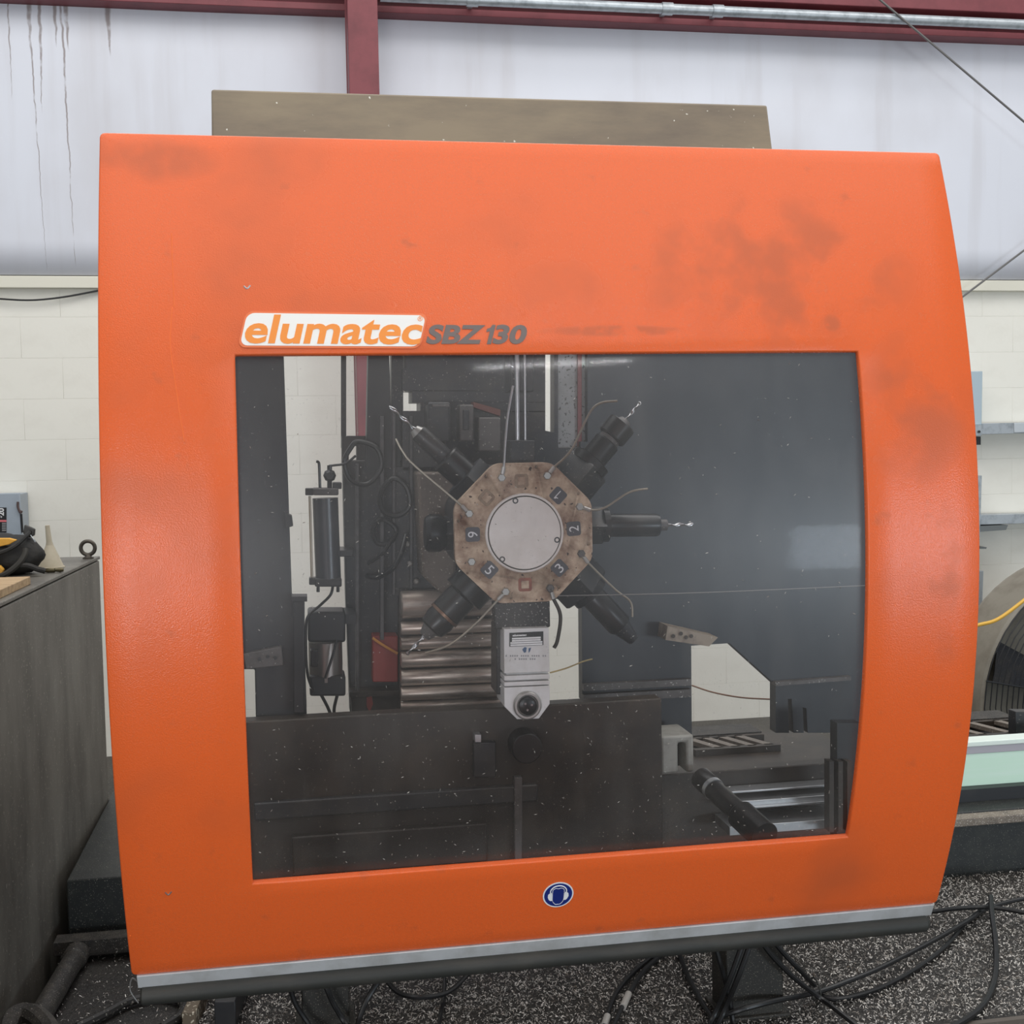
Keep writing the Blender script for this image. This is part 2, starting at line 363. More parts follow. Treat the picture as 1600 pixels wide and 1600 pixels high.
zs = list(np.linspace(0, WZ0, 7))[:-1]+list(np.linspace(WZ0, WZ1, 41))[:-1]+list(np.linspace(WZ1, HH, 15))
bm = bmesh.new(); gv = [[bm.verts.new((x, prof(z), z)) for z in zs] for x in xs]
for i in range(len(xs)-1):
    for j in range(len(zs)-1):
        if WX0-1e-6 <= xs[i] < WX1-1e-6 and WZ0-1e-6 <= zs[j] < WZ1-1e-6: continue
        bm.faces.new((gv[i][j], gv[i+1][j], gv[i+1][j+1], gv[i][j+1]))
bmesh.ops.delete(bm, geom=[v for v in bm.verts if not v.link_faces], context='VERTS')
corner = [v for v in bm.verts if (abs(v.co.x) < 1e-6 or abs(v.co.x-HW) < 1e-6) and (abs(v.co.z) < 1e-6 or abs(v.co.z-HH) < 1e-6)]
bmesh.ops.bevel(bm, geom=corner, offset=0.008, segments=3, affect='VERTICES', profile=0.5)
mb = MB(); bm.verts.index_update()
mb.v = [tuple(v.co) for v in bm.verts]; mb.f = [tuple(v.index for v in f.verts) for f in bm.faces]; bm.free()
panel = mb.build('hood_panel', M_or, hood)
flip = panel.data.polygons[0].normal.y > 0
sd = panel.modifiers.new('solid', 'SOLIDIFY'); sd.thickness = 0.013; sd.offset = -1 if not flip else 1
bv = panel.modifiers.new('bevel', 'BEVEL'); bv.width = 0.0025; bv.segments = 2; bv.limit_method = 'ANGLE'; bv.angle_limit = math.radians(50)
# side returns
for X in (0.004, HW-0.007):
    mb = MB(); Z = np.linspace(0.004, HH-0.004, 40); n = len(Z)
    for z in Z:
        y = prof(z)+0.010; mb.v += [(X, y, z), (X+0.003, y, z), (X+0.003, y+0.09, z), (X, y+0.09, z)]
    for j in range(n-1):
        for k in range(4): a = j*4; mb.f.append((a+k, a+(k+1) % 4, a+4+(k+1) % 4, a+4+k))
    mb.f += [(3, 2, 1, 0), (n*4-4, n*4-3, n*4-2, n*4-1)]
    mb.build('side_return', mat('pale_grey_enamel', (205, 205, 200), 0.5), hood)
# window pane
gm = bpy.data.materials.new('dirty_acrylic'); gm.use_nodes = True; g = NG(gm); N = g.N; L = g.L
for n in list(N): N.remove(n)
outn = N.new('ShaderNodeOutputMaterial'); tr = N.new('ShaderNodeBsdfTransparent'); df = N.new('ShaderNodeBsdfDiffuse'); gl = N.new('ShaderNodeBsdfGlossy')
tr.inputs[0].default_value = (0.975, 0.975, 0.98, 1); df.inputs[0].default_value = lin((176, 168, 160)); gl.inputs['Roughness'].default_value = 0.06
tc = N.new('ShaderNodeTexCoord')
film = g.sm(g.noise(tc.outputs['Object'], 3.5, 6), 0.35, 0.75)
strk = g.sm(g.noise(tc.outputs['Object'], 14, 5, (1, 1, 0.12)), 0.50, 0.85)
spots = g.sm(g.noise(tc.outputs['Object'], 260, 1), 0.72, 0.76)
swirl = g.sm(g.noise(tc.outputs['Object'], 9, 8), 0.48, 0.72)
fac = g.m('ADD', g.m('ADD', g.m('MULTIPLY', film, 0.028), 0.012), g.m('ADD', g.m('MULTIPLY', strk, 0.030), g.m('MULTIPLY', swirl, 0.012)))
fac = g.m('ADD', fac, g.m('MULTIPLY', spots, 0.12))
m1 = N.new('ShaderNodeMixShader'); L.new(fac, m1.inputs[0]); L.new(tr.outputs[0], m1.inputs[1]); L.new(df.outputs[0], m1.inputs[2])
fr = N.new('ShaderNodeFresnel'); fr.inputs[0].default_value = 1.36
gl2 = N.new('ShaderNodeBsdfGlossy'); gl2.inputs['Roughness'].default_value = 0.34
mg = N.new('ShaderNodeMixShader'); mg.inputs[0].default_value = 0.88; L.new(gl.outputs[0], mg.inputs[1]); L.new(gl2.outputs[0], mg.inputs[2])
m2 = N.new('ShaderNodeMixShader'); L.new(fr.outputs[0], m2.inputs[0]); L.new(m1.outputs[0], m2.inputs[1]); L.new(mg.outputs[0], m2.inputs[2])
L.new(m2.outputs[0], outn.inputs[0])
mb = MB(); Z = np.linspace(WZ0-0.015, WZ1+0.015, 48); x0, x1 = WX0-0.015, WX1+0.015
for z in Z:
    y = prof(z)+0.0135; mb.v += [(x0, y, z), (x1, y, z), (x1, y+0.004, z), (x0, y+0.004, z)]
for j in range(len(Z)-1):
    for k in range(4): a = j*4; mb.f.append((a+k, a+(k+1) % 4, a+4+(k+1) % 4, a+4+k))
n = len(Z); mb.f += [(3, 2, 1, 0), (n*4-4, n*4-3, n*4-2, n*4-1)]
mb.build('window_pane', gm, hood, label='dusty dark tinted window pane')
# chips stuck to the pane and to the hood
mb = MB()
for k in range(420):
    x = rng.uniform(WX0+0.01, WX1-0.01); z = WZ0+0.01+(WZ1-WZ0-0.02)*rng.uniform(0, 1)**1.5
    n = np.array([0, -1, dprof(z)]); n /= np.linalg.norm(n); t = np.array([0, dprof(z), 1]); t /= np.linalg.norm(t)
    a = rng.uniform(0, math.pi); u = math.cos(a)*np.array([1, 0, 0])+math.sin(a)*t; w = np.cross(n, u)
    c = np.array([x, prof(z)+0.0135, z])+n*0.0005; l = rng.uniform(0.0008, 0.0032); hw_ = rng.uniform(0.0004, 0.0008)
    mb.add([c-u*l, c+w*hw_, c+u*l, c-w*hw_, c+n*0.0007], [(0, 1, 4), (1, 2, 4), (2, 3, 4), (3, 0, 4)])
mb.build('stuck_chips', M_chip, hood, smooth=False, kind='stuff')
# bottom trim strip and rubber bumper
tan0 = np.array([0, dprof(0), 1]); tan0 /= np.linalg.norm(tan0); nor0 = np.array([0, -1, dprof(0)]); nor0 /= np.linalg.norm(nor0)
mb = MB(); mb.obox(np.array([HW/2+0.001, 0.004, 0])-tan0*0.012, (1, 0, 0), nor0, tan0, HW/2-0.007, 0.006, 0.013)
mb.build('trim_strip', mat('satin_aluminium', (206, 208, 210), 0.45, metal=0.3, c2=(176, 176, 174), scale=8), hood, bevel=0.001)
c = -tan0*0.040+nor0*0.006
mb = MB(); mb.lathe((0.012, c[1], c[2]), (1, 0, 0), [(0, 0.012), (0.003, 0.0155), (HW-0.031, 0.0155), (HW-0.025, 0.011)], 20)
mb.build('rubber_bumper', M_rubber, hood)
p = V3((0.012, c[1]-0.003, c[2]+0.02))
MB().tube([p, p+V3((-0.012, 0, 0.012)), p+V3((-0.016, 0, -0.008)), p+V3((-0.004, 0, -0.03))], 0.0012, 6).build('end_wire', M_wire, hood)
# rear top cover, steep dusty plate
tcv = [at(330, 139, 0.19), at(1199, 164, 0.19), at(1221, 244, 0.13), at(328, 216, 0.13)]
mb = MB(); mb.prism([tcv[0], tcv[1], tcv[2]+V3((0, 0, -0.12)), tcv[3]+V3((0, 0, -0.12))], (0, 0.45, 0))
mb.build('top_cover', mat('dusty_brown_plate', (140, 126, 104), 0.6, c2=(112, 100, 86), scale=4, stretch=(0.6, 1, 2.2), lo=0.4, hi=0.66, speck=(225, 222, 210), speck_scale=110, speck_amt=-0.075), hood, bevel=0.004)
# nameplate
fo = panel_quad((371, 543.5), (656.5, 545), (669, 490.5), (384, 486.5), 0.0006, 0.0012)
def plate(name, fn, m, parent, inset=0.0, w0=0.0, w1=1.0, r=0.22, asp=5.2):
    pts = [(inset/asp+(1-2*inset/asp)*a, inset+(1-2*inset)*b) for a, b in rounded(r, asp)]
    P = [fn(a, b, w0) for a, b in pts]; R = [fn(a, b, w1) for a, b in pts]; n = len(P)
    return MB().add(P+R, [tuple(range(n)), tuple(range(2*n-1, n-1, -1))]+[(i, (i+1) % n, (i+1) % n+n, i+n) for i in range(n)]).build(name, m, parent, smooth=False)
M_logo = mat('logo_orange', (244, 146, 58), 0.5)
np_ = plate('nameplate', fo, mat('logo_border', (232, 120, 70), 0.5), hood)
plate('white_field', fo, mat('logo_white', (240, 237, 232), 0.45), np_, inset=0.055, w0=0.9, w1=1.5)
lettering('brand_lettering', 'elumatec', M_logo, np_, panel_quad((379.5, 537.5), (655, 539.5), (664.5, 494.5), (389.5, 492), 0.0023, 0.0008), bold=0.024, spacing=1.0)
lettering('registered_mark', '®', M_logo, np_, panel_quad((651.5, 502.5), (660, 502.5), (661.5, 494.5), (653, 494.5), 0.0023, 0.0006), bold=0.0)
for body, xa_, xb_ in (('SBZ', 664.5, 751), ('1', 755, 767), ('30', 768.5, 819)):
    lettering('model_lettering', body, mat('model_grey', (112, 100, 96), 0.5), hood, panel_quad((xa_, 538), (xb_, 538), (xb_+7.5, 508), (xa_+7.5, 507.3), 0.0004, 0.0008), bold=0.04, spacing=1.0)
# ear protection sign
pc = on_panel(872, 1397.5); tz = np.array([0, dprof(pc[2]), 1]); tz /= np.linalg.norm(tz); nz_ = np.array([0, -1, dprof(pc[2])]); nz_ /= np.linalg.norm(nz_)
SR = 0.0262
def sg(u, v, w): return pc+np.array([SR*u, 0, 0])+tz*SR*v+nz_*w
def sign_part(name, pts, w0, w1, m, parent):
    n = len(pts); return MB().add([sg(a, b, w0) for a, b in pts]+[sg(a, b, w1) for a, b in pts], [tuple(range(n)), tuple(range(2*n-1, n-1, -1))]+[(i, (i+1) % n, (i+1) % n+n, i+n) for i in range(n)]).build(name, m, parent, smooth=False)
circ = lambda r: [(r*math.cos(i*math.pi/24), r*math.sin(i*math.pi/24)) for i in range(48)]
M_blue = mat('sign_blue', (22, 42, 118), 0.35)
sign = sign_part('ear_protection_sign', circ(1.0), 0.0004, 0.001, M_white, hood); sign['label'] = 'round blue ear protection sign'
sign_part('blue_field', circ(0.91), 0.0009, 0.0013, M_blue, sign)
for s in (-1, 1):
    sign_part('ear_cup', [(s*a, b) for a, b in ((0.42, 0.2), (0.54, 0.2), (0.66, 0.08), (0.68, -0.12), (0.6, -0.34), (0.48, -0.44), (0.36, -0.42), (0.40, -0.1))], 0.0012, 0.0017, M_white, sign)
def sline(pts, r): return MB().tube([sg(a, b, 0.0014) for a, b in pts], r, 6, 5)
sline([(-0.52, 0.15), (-0.5, 0.42), (-0.3, 0.66), (0, 0.74), (0.3, 0.66), (0.5, 0.42), (0.52, 0.15)], 0.0011).build('head_band', M_white, sign)
sline([(-0.38, 0.2), (-0.36, 0.42), (-0.18, 0.54), (0, 0.50), (0.18, 0.54), (0.36, 0.42), (0.38, 0.2)], 0.0005).build('inner_band', M_white, sign)
sline([(-0.38, 0.15), (-0.36, -0.42), (-0.18, -0.72), (0, -0.75), (0.18, -0.72), (0.36, -0.42), (0.38, 0.15)], 0.0005).build('face_line', M_white, sign)
# scratches in the paint
M_scr = mat('fresh_orange', (246, 120, 60), 0.4)
for pts in ([(268, 365), (270, 430), (272, 480)], [(269, 480), (266, 540), (274, 600), (288, 690)]):
    MB().tube([on_panel(*q) for q in pts], 0.0008, 5, 8).build('scratch', M_scr, hood)
for q in ((263, 1396), (386, 449)):
    MB().tube([on_panel(q[0]-5, q[1]-2), on_panel(q[0], q[1]+2), on_panel(q[0]+5, q[1]-3)], 0.0012, 5).build('paint_chip', M_alu, hood)

# ================================================================== MACHINE INSIDE
frame = thing('machine_column', (0.7, 1.0, -0.2), 'dark machine column and back plates seen through the hood window', 'machine')
MB().px([(335, 470), (441, 470), (443, 552), (456, 932), (474, 937), (476, 1010), (480, 1135), (400, 1138), (398, 1046), (335, 1046)], 0.78, 0.05).build('side_plate', M_darkblue, frame, bevel=0.003)
MB().rect(533, 470, 541, 700, 1.10, 0.02).build('guide_post', M_dark, frame)
mb = MB(); mb.rect(534, 681, 545, 725, 1.06, 0.03).rect(557, 681, 584, 725, 1.06, 0.03).rect(545, 681, 557, 697, 1.06, 0.03)
mb.build('slotted_bracket', M_dark, frame)
MB().px([(535, 719), (625, 719), (625, 1115), (547, 1115), (540, 932)], 1.04, 0.06).build('carriage_plate', M_dark, frame, bevel=0.003)
MB().px([(577, 470), (605, 470), (611, 640), (625, 650), (625, 730), (572, 730)], 1.0, 0.06).build('way_cover', M_black, frame)
MB().rect(612, 470, 630, 720, 1.02, 0.06).build('guide_rail', M_dark, frame)
mb = MB(); mb.rect(635, 470, 852, 576, 0.98, 0.1).rect(629, 575, 852, 611, 0.98, 0.1).rect(644, 610, 852, 629, 0.98, 0.1).rect(657, 628, 852, 644, 0.98, 0.1).rect(629, 642, 852, 735, 0.98, 0.1).rect(618, 730, 862, 930, 0.98, 0.1)
mb.build('head_housing', M_dark, frame)
for (x0, y0, x1, y1) in ((594, 650, 600, 1000), (613, 640, 618, 930), (640, 650, 645, 930), (556, 725, 561, 1080)):
    MB().rect(x0, y0, x1, y1, 0.965, 0.02).build('way_strip', mat('scuffed_way', (84, 82, 82), 0.4, metal=0.4, c2=(50, 48, 48), scale=20), frame, bevel=0.001)
for (x, y) in ((634, 760), (636, 850), (634, 800), (640, 880), (650, 908)):
    MB().lathe(at(x, y, 0.965), (0, -1, 0), [(0, 0.007), (0.012, 0.007), (0.014, 0.004)], 8).build('housing_bolt', M_bolt_, frame)
M_gb = mat('dull_grey_casting', (96, 92, 90), 0.5, metal=0.2, c2=(66, 62, 60), scale=10, speck=(170, 166, 160), speck_scale=180, speck_amt=0.01)
MB().rect(668, 628, 704, 692, 0.90, 0.10).build('gear_cover', M_dark, frame, bevel=0.006)
MB().rect(676, 632, 702, 636, 0.89, 0.02).build('cover_strip', M_gb, frame, bevel=0.001)
MB().rect(718, 632, 740, 690, 0.92, 0.08).build('valve_block', M_gb, frame, bevel=0.004)
MB().rect(724, 640, 733, 672, 0.91, 0.02).build('valve_face', M_dark, frame, bevel=0.002)
MB().rect(748, 652, 782, 706, 0.92, 0.08).build('terminal_box', M_gb, frame, bevel=0.004)
MB().px([(740, 628), (782, 640), (782, 650), (740, 636)], 0.93, 0.04).build('red_lever', mat('dull_red', (112, 62, 52), 0.6), frame)
MB().px([(652, 738), (735, 738), (714, 780), (712, 900), (716, 936), (700, 938), (660, 900)], 0.86, 0.12).build('side_housing', mat('grey_brown_casting', (112, 100, 90), 0.55, c2=(72, 64, 58), scale=8, speck=(180, 172, 160), speck_scale=170, speck_amt=0.03), frame, bevel=0.006)
MB().px([(848, 672), (866, 676), (866, 470), (872, 470), (872, 700), (918, 700), (918, 936), (848, 936)], 1.0, 0.05).build('rib', M_dark, frame)
MB().rect(870, 470, 920, 760, 1.03, 0.03).build('speckled_panel', mat('speckled_grey_panel', (150, 150, 150), 0.5, c2=(120, 118, 116), scale=5, speck=(60, 58, 56), speck_scale=130, speck_amt=0.09), frame)
MB().rect(903, 552, 909, 700, 1.02, 0.02).build('red_strip', mat('red_strip_paint', (116, 52, 52), 0.5), frame)
mb = MB()
mb.px([(918, 690), (918, 470), (1420, 470), (1420, 1145), (1262, 1145), (1260, 1107), (1254, 1105), (1256, 1145), (1240, 1145), (1237, 1092), (1231, 1092), (1233, 1145), (1212, 1145), (1212, 1070), (1140, 1005), (1080, 1009), (1081, 1150), (1020, 1150), (1020, 1097), (910, 1095), (907, 690)], 1.0, 0.04)
mb.build('back_plate', M_darkblue, frame)
for a in ((912, 1064, 1080, 1074), (912, 1080, 1080, 1092), (1212, 1060, 1330, 1066)):
    MB().px([(a[0], a[1]+6), (a[0], a[3]+6), (a[2], a[3]-3), (a[2], a[1]-3)], 0.98, 0.03).build('back_rail', M_gb, frame)
MB().px([(1043, 978), (1122, 996), (1108, 1010), (1040, 1000)], 0.93, 0.07).build('stained_tag', mat('stained_tag', (150, 138, 122), 0.6, c2=(96, 78, 72), scale=14), frame, label='stained pale tag with oily blotches')
for q in ((1052, 994), (1064, 990), (1072, 996), (1080, 994)):
    MB().cyl(at(*q, 0.935), at(*q, 0.925), 0.005, seg=12).build('tag_rivet', M_brown, frame)
MB().px([(380, 1022), (440, 1010), (443, 1040), (384, 1046)], 0.76, 0.05).build('side_tag', M_gb, frame, bevel=0.002)
for q in ((405, 1030), (418, 1026), (430, 1028)):
    MB().cyl(at(*q, 0.765), at(*q, 0.752), 0.004, seg=12).build('tag_rivet', M_black, frame)
MB().rect(458, 936, 476, 1115, 0.74, 0.04).build('cable_guide', M_black, frame, bevel=0.003)
MB().rect(455, 932, 480, 940, 0.73, 0.05).build('guide_cap', M_black, frame, bevel=0.001)
MB().px([(444, 800), (456, 806), (458, 822), (446, 826)], 0.77, 0.04).build('latch', M_black, frame, bevel=0.001)
# red enclosure box
MB().rect(582, 994, 622, 1066, 0.98, 0.07).build('red_box', M_redbox, frame, bevel=0.003)
MB().tube([at(582, 997, 0.97), at(600, 1009, 0.965), at(621, 1021, 0.97)], 0.0035, 6).build('orange_lead', mat('orange_lead', (214, 146, 70), 0.5), frame)
MB().px([(546, 1082), (626, 1078), (626, 1086), (546, 1090)], 0.98, 0.06).build('shelf_rail', M_brown, frame)
MB().px([(548, 1090), (626, 1086), (626, 1112), (550, 1116)], 1.0, 0.04).build('lower_plate', M_brown, frame)
MB().px([(573, 1090), (581, 1089), (583, 1100), (578, 1113), (573, 1104)], 0.975, 0.03).build('red_tongue', M_redbox, frame)
# roller cover: stacked horizontal tubes
M_roll = mat('dull_roller', (200, 186, 174), 0.36, metal=0.6, c2=(104, 94, 88), scale=7, stretch=(1, 6, 6))
for k, (yc, hh) in enumerate(((942, 22), (979, 11), (1002, 11), (1028, 13), (1056, 13), (1081, 11), (1101, 8))):
    a, b = at(626, yc+3, 0.93), at(781, yc-3, 0.93); r = hh*2.93/FPX
    MB().lathe(a, b-a, [(0, r*0.9), (0.003, r), (np.linalg.norm(b-a)-0.003, r), (np.linalg.norm(b-a), r*0.9)], 24).build('roller', M_roll, frame)
MB().rect(624, 920, 784, 1112, 0.965, 0.05).build('roller_backing', M_brown, frame)

# cross beam and bed
bed = thing('machine_bed', (1.4, 1.3, FLOOR), 'long black machine bed covered in fine metal chips', 'machine bed')
zl = at(1550, 1272, 1.0)[2]
MB().box((-0.288, 1.02, FLOOR), (3.6, 1.8, -0.19)).build('base', M_bedface, bed, bevel=0.004)
MB().box((0.02, 0.98, zl-0.022), (3.6, 1.14, zl)).build('front_ledge', mat('chip_strewn_ledge', (128, 118, 106), 0.6, c2=(96, 88, 80), scale=20, speck=(205, 200, 190), speck_scale=360, speck_amt=0.06, bump=0.6, bscale=130), bed, bevel=0.002)
MB().box((0.02, 1.0, TRAY), (3.6, 1.03, zl-0.02)).build('front_face', M_bedface, bed)
MB().box((0.9, 1.10, zl-0.02), (3.6, 1.22, zl+0.040)).build('slide_way', M_black, bed)
MB().box((-0.305, 0.93, -0.335), (0.2, 0.98, -0.305)).build('lower_rail', M_bed, bed)
xl, xr = at(378, 1120, 0.72)[0], at(1034, 1100, 0.72)[0]
zb = at(700, 1110, 0.72)[2]
MB().box((xl, 0.72, -0.21), (xr, 0.77, zb)).build('cross_beam', M_brown, bed, bevel=0.004)
MB().box((xl+0.02, 0.705, 0.02), (xr-0.3, 0.725, 0.06)).build('beam_rail', M_dark, bed, bevel=0.004)
MB().box((xl+0.1, 0.70, -0.11), (xr-0.42, 0.725, -0.02)).build('beam_bracket', M_brown, bed, bevel=0.004)
MB().rect(804, 1215, 816, 1345, 0.70, 0.03).build('beam_post', M_gb, bed, bevel=0.002)
MB().rect(742, 1148, 752, 1160, 0.69, 0.04).build('beam_stop', M_alu, bed, bevel=0.001)
MB().rect(740, 1160, 775, 1215, 0.70, 0.03).build('beam_clamp', M_dark, bed, bevel=0.003)
a = at(824, 1170, 0.66); MB().cyl(a, a+V3((0, 0.1, 0)), 0.035, seg=24).build('beam_knob', M_tool, bed, bevel=0.003)
MB().box((xr-0.01, 0.975, -0.21), (1.75, 1.34, at(1150, 1170, 1.1)[2]-0.02)).build('table_block', M_brown, bed, bevel=0.003)
def slat_frame(parent, pxs, Y, depth, nslats, z, x0, x1):
    MB().box((x0, Y, z-0.03), (x1, Y+0.02, z)).build('slat_rail', M_brown, parent, bevel=0.001)
    MB().box((x0, Y+depth, z-0.03), (x1, Y+depth+0.02, z)).build('slat_rail', M_brown, parent, bevel=0.001)
    for k in range(nslats):
        xx = x0+0.01+(x1-x0-0.10)*k/max(nslats-1, 1)
        MB().prism([(xx+0.05, Y+0.01, z), (xx+0.075, Y+0.01, z), (xx+0.025, Y+depth+0.01, z), (xx, Y+depth+0.01, z)], (0, 0, -0.012)).build('slat', mat('grey_brown_slat', (112, 102, 92), 0.5, speck=(180, 175, 165), speck_scale=360, speck_amt=0.04), parent)
    MB().box((x0, Y+depth+0.02, z-0.03), (x1, Y+depth+0.12, z+0.003)).build('chip_ledge', M_bed, parent)
zA = at(1150, 1168, 1.12)[2]
slat_frame(bed, None, 1.12, 0.12, 4, zA, at(1086, 1160, 1.12)[0], at(1220, 1160, 1.12)[0])
zB = at(1550, 1148, 1.34)[2]
slat_frame(bed, None, 1.34, 0.16, 4, zB, at(1460, 1140, 1.34)[0], at(1640, 1140, 1.34)[0])
MB().box((at(1430, 1140, 1.34)[0], 1.33, -0.2), (at(1700, 1140, 1.34)[0], 1.65, zB-0.031)).build('support_block', M_black, bed)
MB().rect(1587, 1112, 1612, 1150, 1.31, 0.04).build('end_stop', M_dark, bed, bevel=0.002)
# clamp block, cylinder
cb = thing('clamp_block', at(1056, 1207, 0.86), 'pale grey clamp block with dark slot behind the window', 'clamp')
p0, p1 = at(1034, 1210, 0.84), at(1084, 1148, 0.84)
q0, q1 = at(1060, 1208, 0.84), at(1072, 1160, 0.84)
MB().prism([(p0[0], 0.84, p0[2]), (q0[0], 0.84, p0[2]), (q0[0], 0.84, q1[2]), (q1[0], 0.84, q1[2]), (q1[0], 0.84, p0[2]), (p1[0], 0.84, p0[2]), (p1[0], 0.84, p1[2]), (p0[0], 0.84, p1[2])], (0, 0.12, 0)).build('body', mat('chalky_grey', (168, 166, 158), 0.6, c2=(130, 126, 118), scale=12), cb, bevel=0.006)
p0, p1 = at(1060, 1208, 0.835), at(1072, 1160, 0.835)
MB().box((q0[0]-0.002, 0.90, p0[2]), (q1[0]+0.002, 0.955, q1[2]+0.002)).build('slot_insert', M_dark, cb)
pcx = thing('clamp_cylinder', at(1120, 1240, 0.74), 'black clamp cylinder with a white ring in front of the pale clamp block', 'cylinder')
a, b = at(1092, 1212, 0.82), at(1160, 1275, 0.64); d = (b-a)/np.linalg.norm(b-a); ll = np.linalg.norm(b-a)
MB().lathe(a, d, [(0, 0.018), (0.01, 0.027), (0.055, 0.027), (0.06, 0.024)], 24).build('cap', M_tool, pcx)
MB().lathe(a+d*0.058, d, [(0, 0.0275), (0.012, 0.0275)], 24).build('ring', M_alu, pcx)
MB().lathe(a+d*0.07, d, [(0, 0.025), (ll*0.55, 0.025), (ll*0.6, 0.034), (ll+0.02, 0.034)], 24).build('body', M_tool, pcx)
# aluminium profiles
def profile(name, xa, xb, Y, zt, zb, d, label):
    o = thing(name, ((xa+xb)/2, Y+d/2, zb), label, 'aluminium profile'); h = zt-zb
    MB().box((xa, Y, zb), (xb, Y+d, zb+h*0.74)).build('film_face', M_green, o, bevel=0.001)
    MB().box((xa, Y-0.003, zb+h*0.72), (xb, Y+d, zb+h*0.90)).build('grey_band', mat('grey_band', (176, 172, 178), 0.35, metal=0.3), o, bevel=0.001)
    MB().box((xa, Y-0.008, zb+h*0.89), (xb, Y+d, zb+h)).build('top_lip', mat('white_lip', (226, 238, 230), 0.35), o, bevel=0.002)
    return o
profile('aluminium_profile', at(1475, 1200, 1.13)[0], 3.5, 1.13, at(1550, 1156, 1.13)[2], zl+0.040, 0.05, 'long pale green filmed aluminium profile lying on the machine bed')
o = thing('aluminium_profile', at(1230, 1300, 0.86), 'short bare aluminium profile lying behind the window beside clamp cylinder', 'aluminium profile')
for (ya, yb, Y) in ((1222, 1236, 0.92), (1238, 1262, 0.90), (1250, 1259, 0.885), (1276, 1302, 0.86)):
    p0, p1 = at(1140, yb+4, Y), at(1312, ya+3, Y)
    MB().box((p0[0], Y, p0[2]), (p1[0], 0.97, p1[2])).build('rib' if yb-ya < 12 else 'flange', M_alu, o, bevel=0.001)
MB().rect(1308, 1130, 1345, 1320, 0.80, 0.04).build('side_gib', M_black, frame)
for k in range(3):
    MB().rect(1296+k*14, 1190, 1303+k*14, 1300, 0.79-0.01*k, 0.03).build('gib_strip', M_brown, frame)

# ------------------------------------------------------------------ air reservoir, motor, hoses
YR = 0.92
res = thing('air_reservoir', at(512, 918, YR), 'dark upright air reservoir with glass level tube and top valve', 'air tank')
k_ = (at(530, 850, YR)-at(490, 850, YR))[0]/40
a, b = at(513, 905, YR), at(508, 778, YR); ax = (b-a)/np.linalg.norm(b-a)
MB().lathe(a, b-a, [(0, 20*k_), (np.linalg.norm(b-a), 20*k_)], 28).build('tank', mat('smoked_tank', (52, 54, 60), 0.3, c2=(80, 80, 82), scale=6), res)
MB().rect(489, 763, 529, 774, YR-0.03, 0.06).build('top_cap', M_gb, res, bevel=0.003)
MB().rect(492, 904, 534, 917, YR-0.03, 0.06).build('bottom_cap', M_tool, res, bevel=0.003)
MB().cyl(at(487.5, 905, YR-0.01), at(484, 775, YR-0.01), 2.2*k_, seg=10).build('level_tube', mat('yellowed_tube', (196, 180, 150), 0.3), res)
MB().rect(477, 763, 490, 774, YR-0.025, 0.03).build('tube_fitting', M_tool, res, bevel=0.002)
MB().rect(483, 903, 493, 914, YR-0.025, 0.03).build('tube_fitting', M_tool, res, bevel=0.002)
MB().tube([at(500, 764, YR), at(499, 735, YR), at(498, 723, YR), at(494, 721, YR)], 2.2*k_, 8).build('breather_pipe', M_tool, res)
v0 = at(515, 743, YR); MB().lathe(v0-V3((0, 0.02, 0)), (0, 1, 0), [(0, 6*k_), (0.008, 10*k_), (0.03, 10*k_), (0.04, 6*k_)], 8).build('valve', M_tool, res)
MB().cyl(at(515, 764, YR), at(515, 727, YR), 4*k_, seg=10).build('valve_stem', M_tool, res)
MB().tube([at(514, 728, YR), at(522, 727, YR), at(540, 724, YR), at(556, 712, YR)], 2*k_, 8).build('valve_hose', M_tool, res)
MB().rect(520, 754, 534, 764, YR-0.02, 0.05).build('side_fitting', M_tool, res, bevel=0.002)
for x in (497, 528): MB().cyl(at(x, 917, YR), at(x, 925, YR), 2.6*k_, seg=8).build('foot_bolt', M_tool, res)
MB().rect(526, 860, 552, 870, YR+0.01, 0.112).build('mount_arm', M_tool, res, bevel=0.002)
mot = thing('feed_motor', at(510, 1090, YR), 'black feed motor with a bright steel body hanging below air reservoir', 'motor')
MB().rect(481, 956, 540, 1004, YR-0.02, 0.09).build('top_box', M_black, mot, bevel=0.006)
a, b = at(509, 1062, YR+0.03), at(508, 1002, YR+0.03)
MB().lathe(a, b-a, [(0, 27*k_), (np.linalg.norm(b-a), 27*k_)], 28).build('body', mat('dull_motor_steel', (140, 134, 128), 0.32, metal=0.8), mot)
MB().rect(485, 1016, 497, 1042, YR-0.025, 0.04).build('terminal', M_tool, mot, bevel=0.002)
MB().rect(484, 1056, 540, 1088, YR-0.01, 0.08).build('lower_block', M_black, mot, bevel=0.005)
MB().tube([at(502, 1086, YR), at(512, 1105, YR), at(520, 1125, YR)], 0.004, 8).build('lead', M_cable, mot)
MB().tube([at(526, 1000, YR-0.03), at(518, 1030, YR-0.03), at(508, 1060, YR-0.03)], 0.003, 8).build('lead', M_cable, mot)
MB().tube([at(527, 1086, YR), at(522, 1108, YR), at(524, 1125, YR)], 0.004, 8).build('lead', M_cable, mot)
MB().rect(536, 960, 556, 975, YR, 0.122).build('mount_arm', M_black, mot)
rod('air_hose', [at(520, 916, YR), at(516, 930, YR), at(500, 946, YR-0.02), at(482, 962, YR-0.04), at(478, 985, YR-0.04), at(480, 1050, YR-0.04), at(490, 1080, YR-0.02)], 0.0035, M_cable, 'black air hose looping from air reservoir down past the feed motor', 'hose')
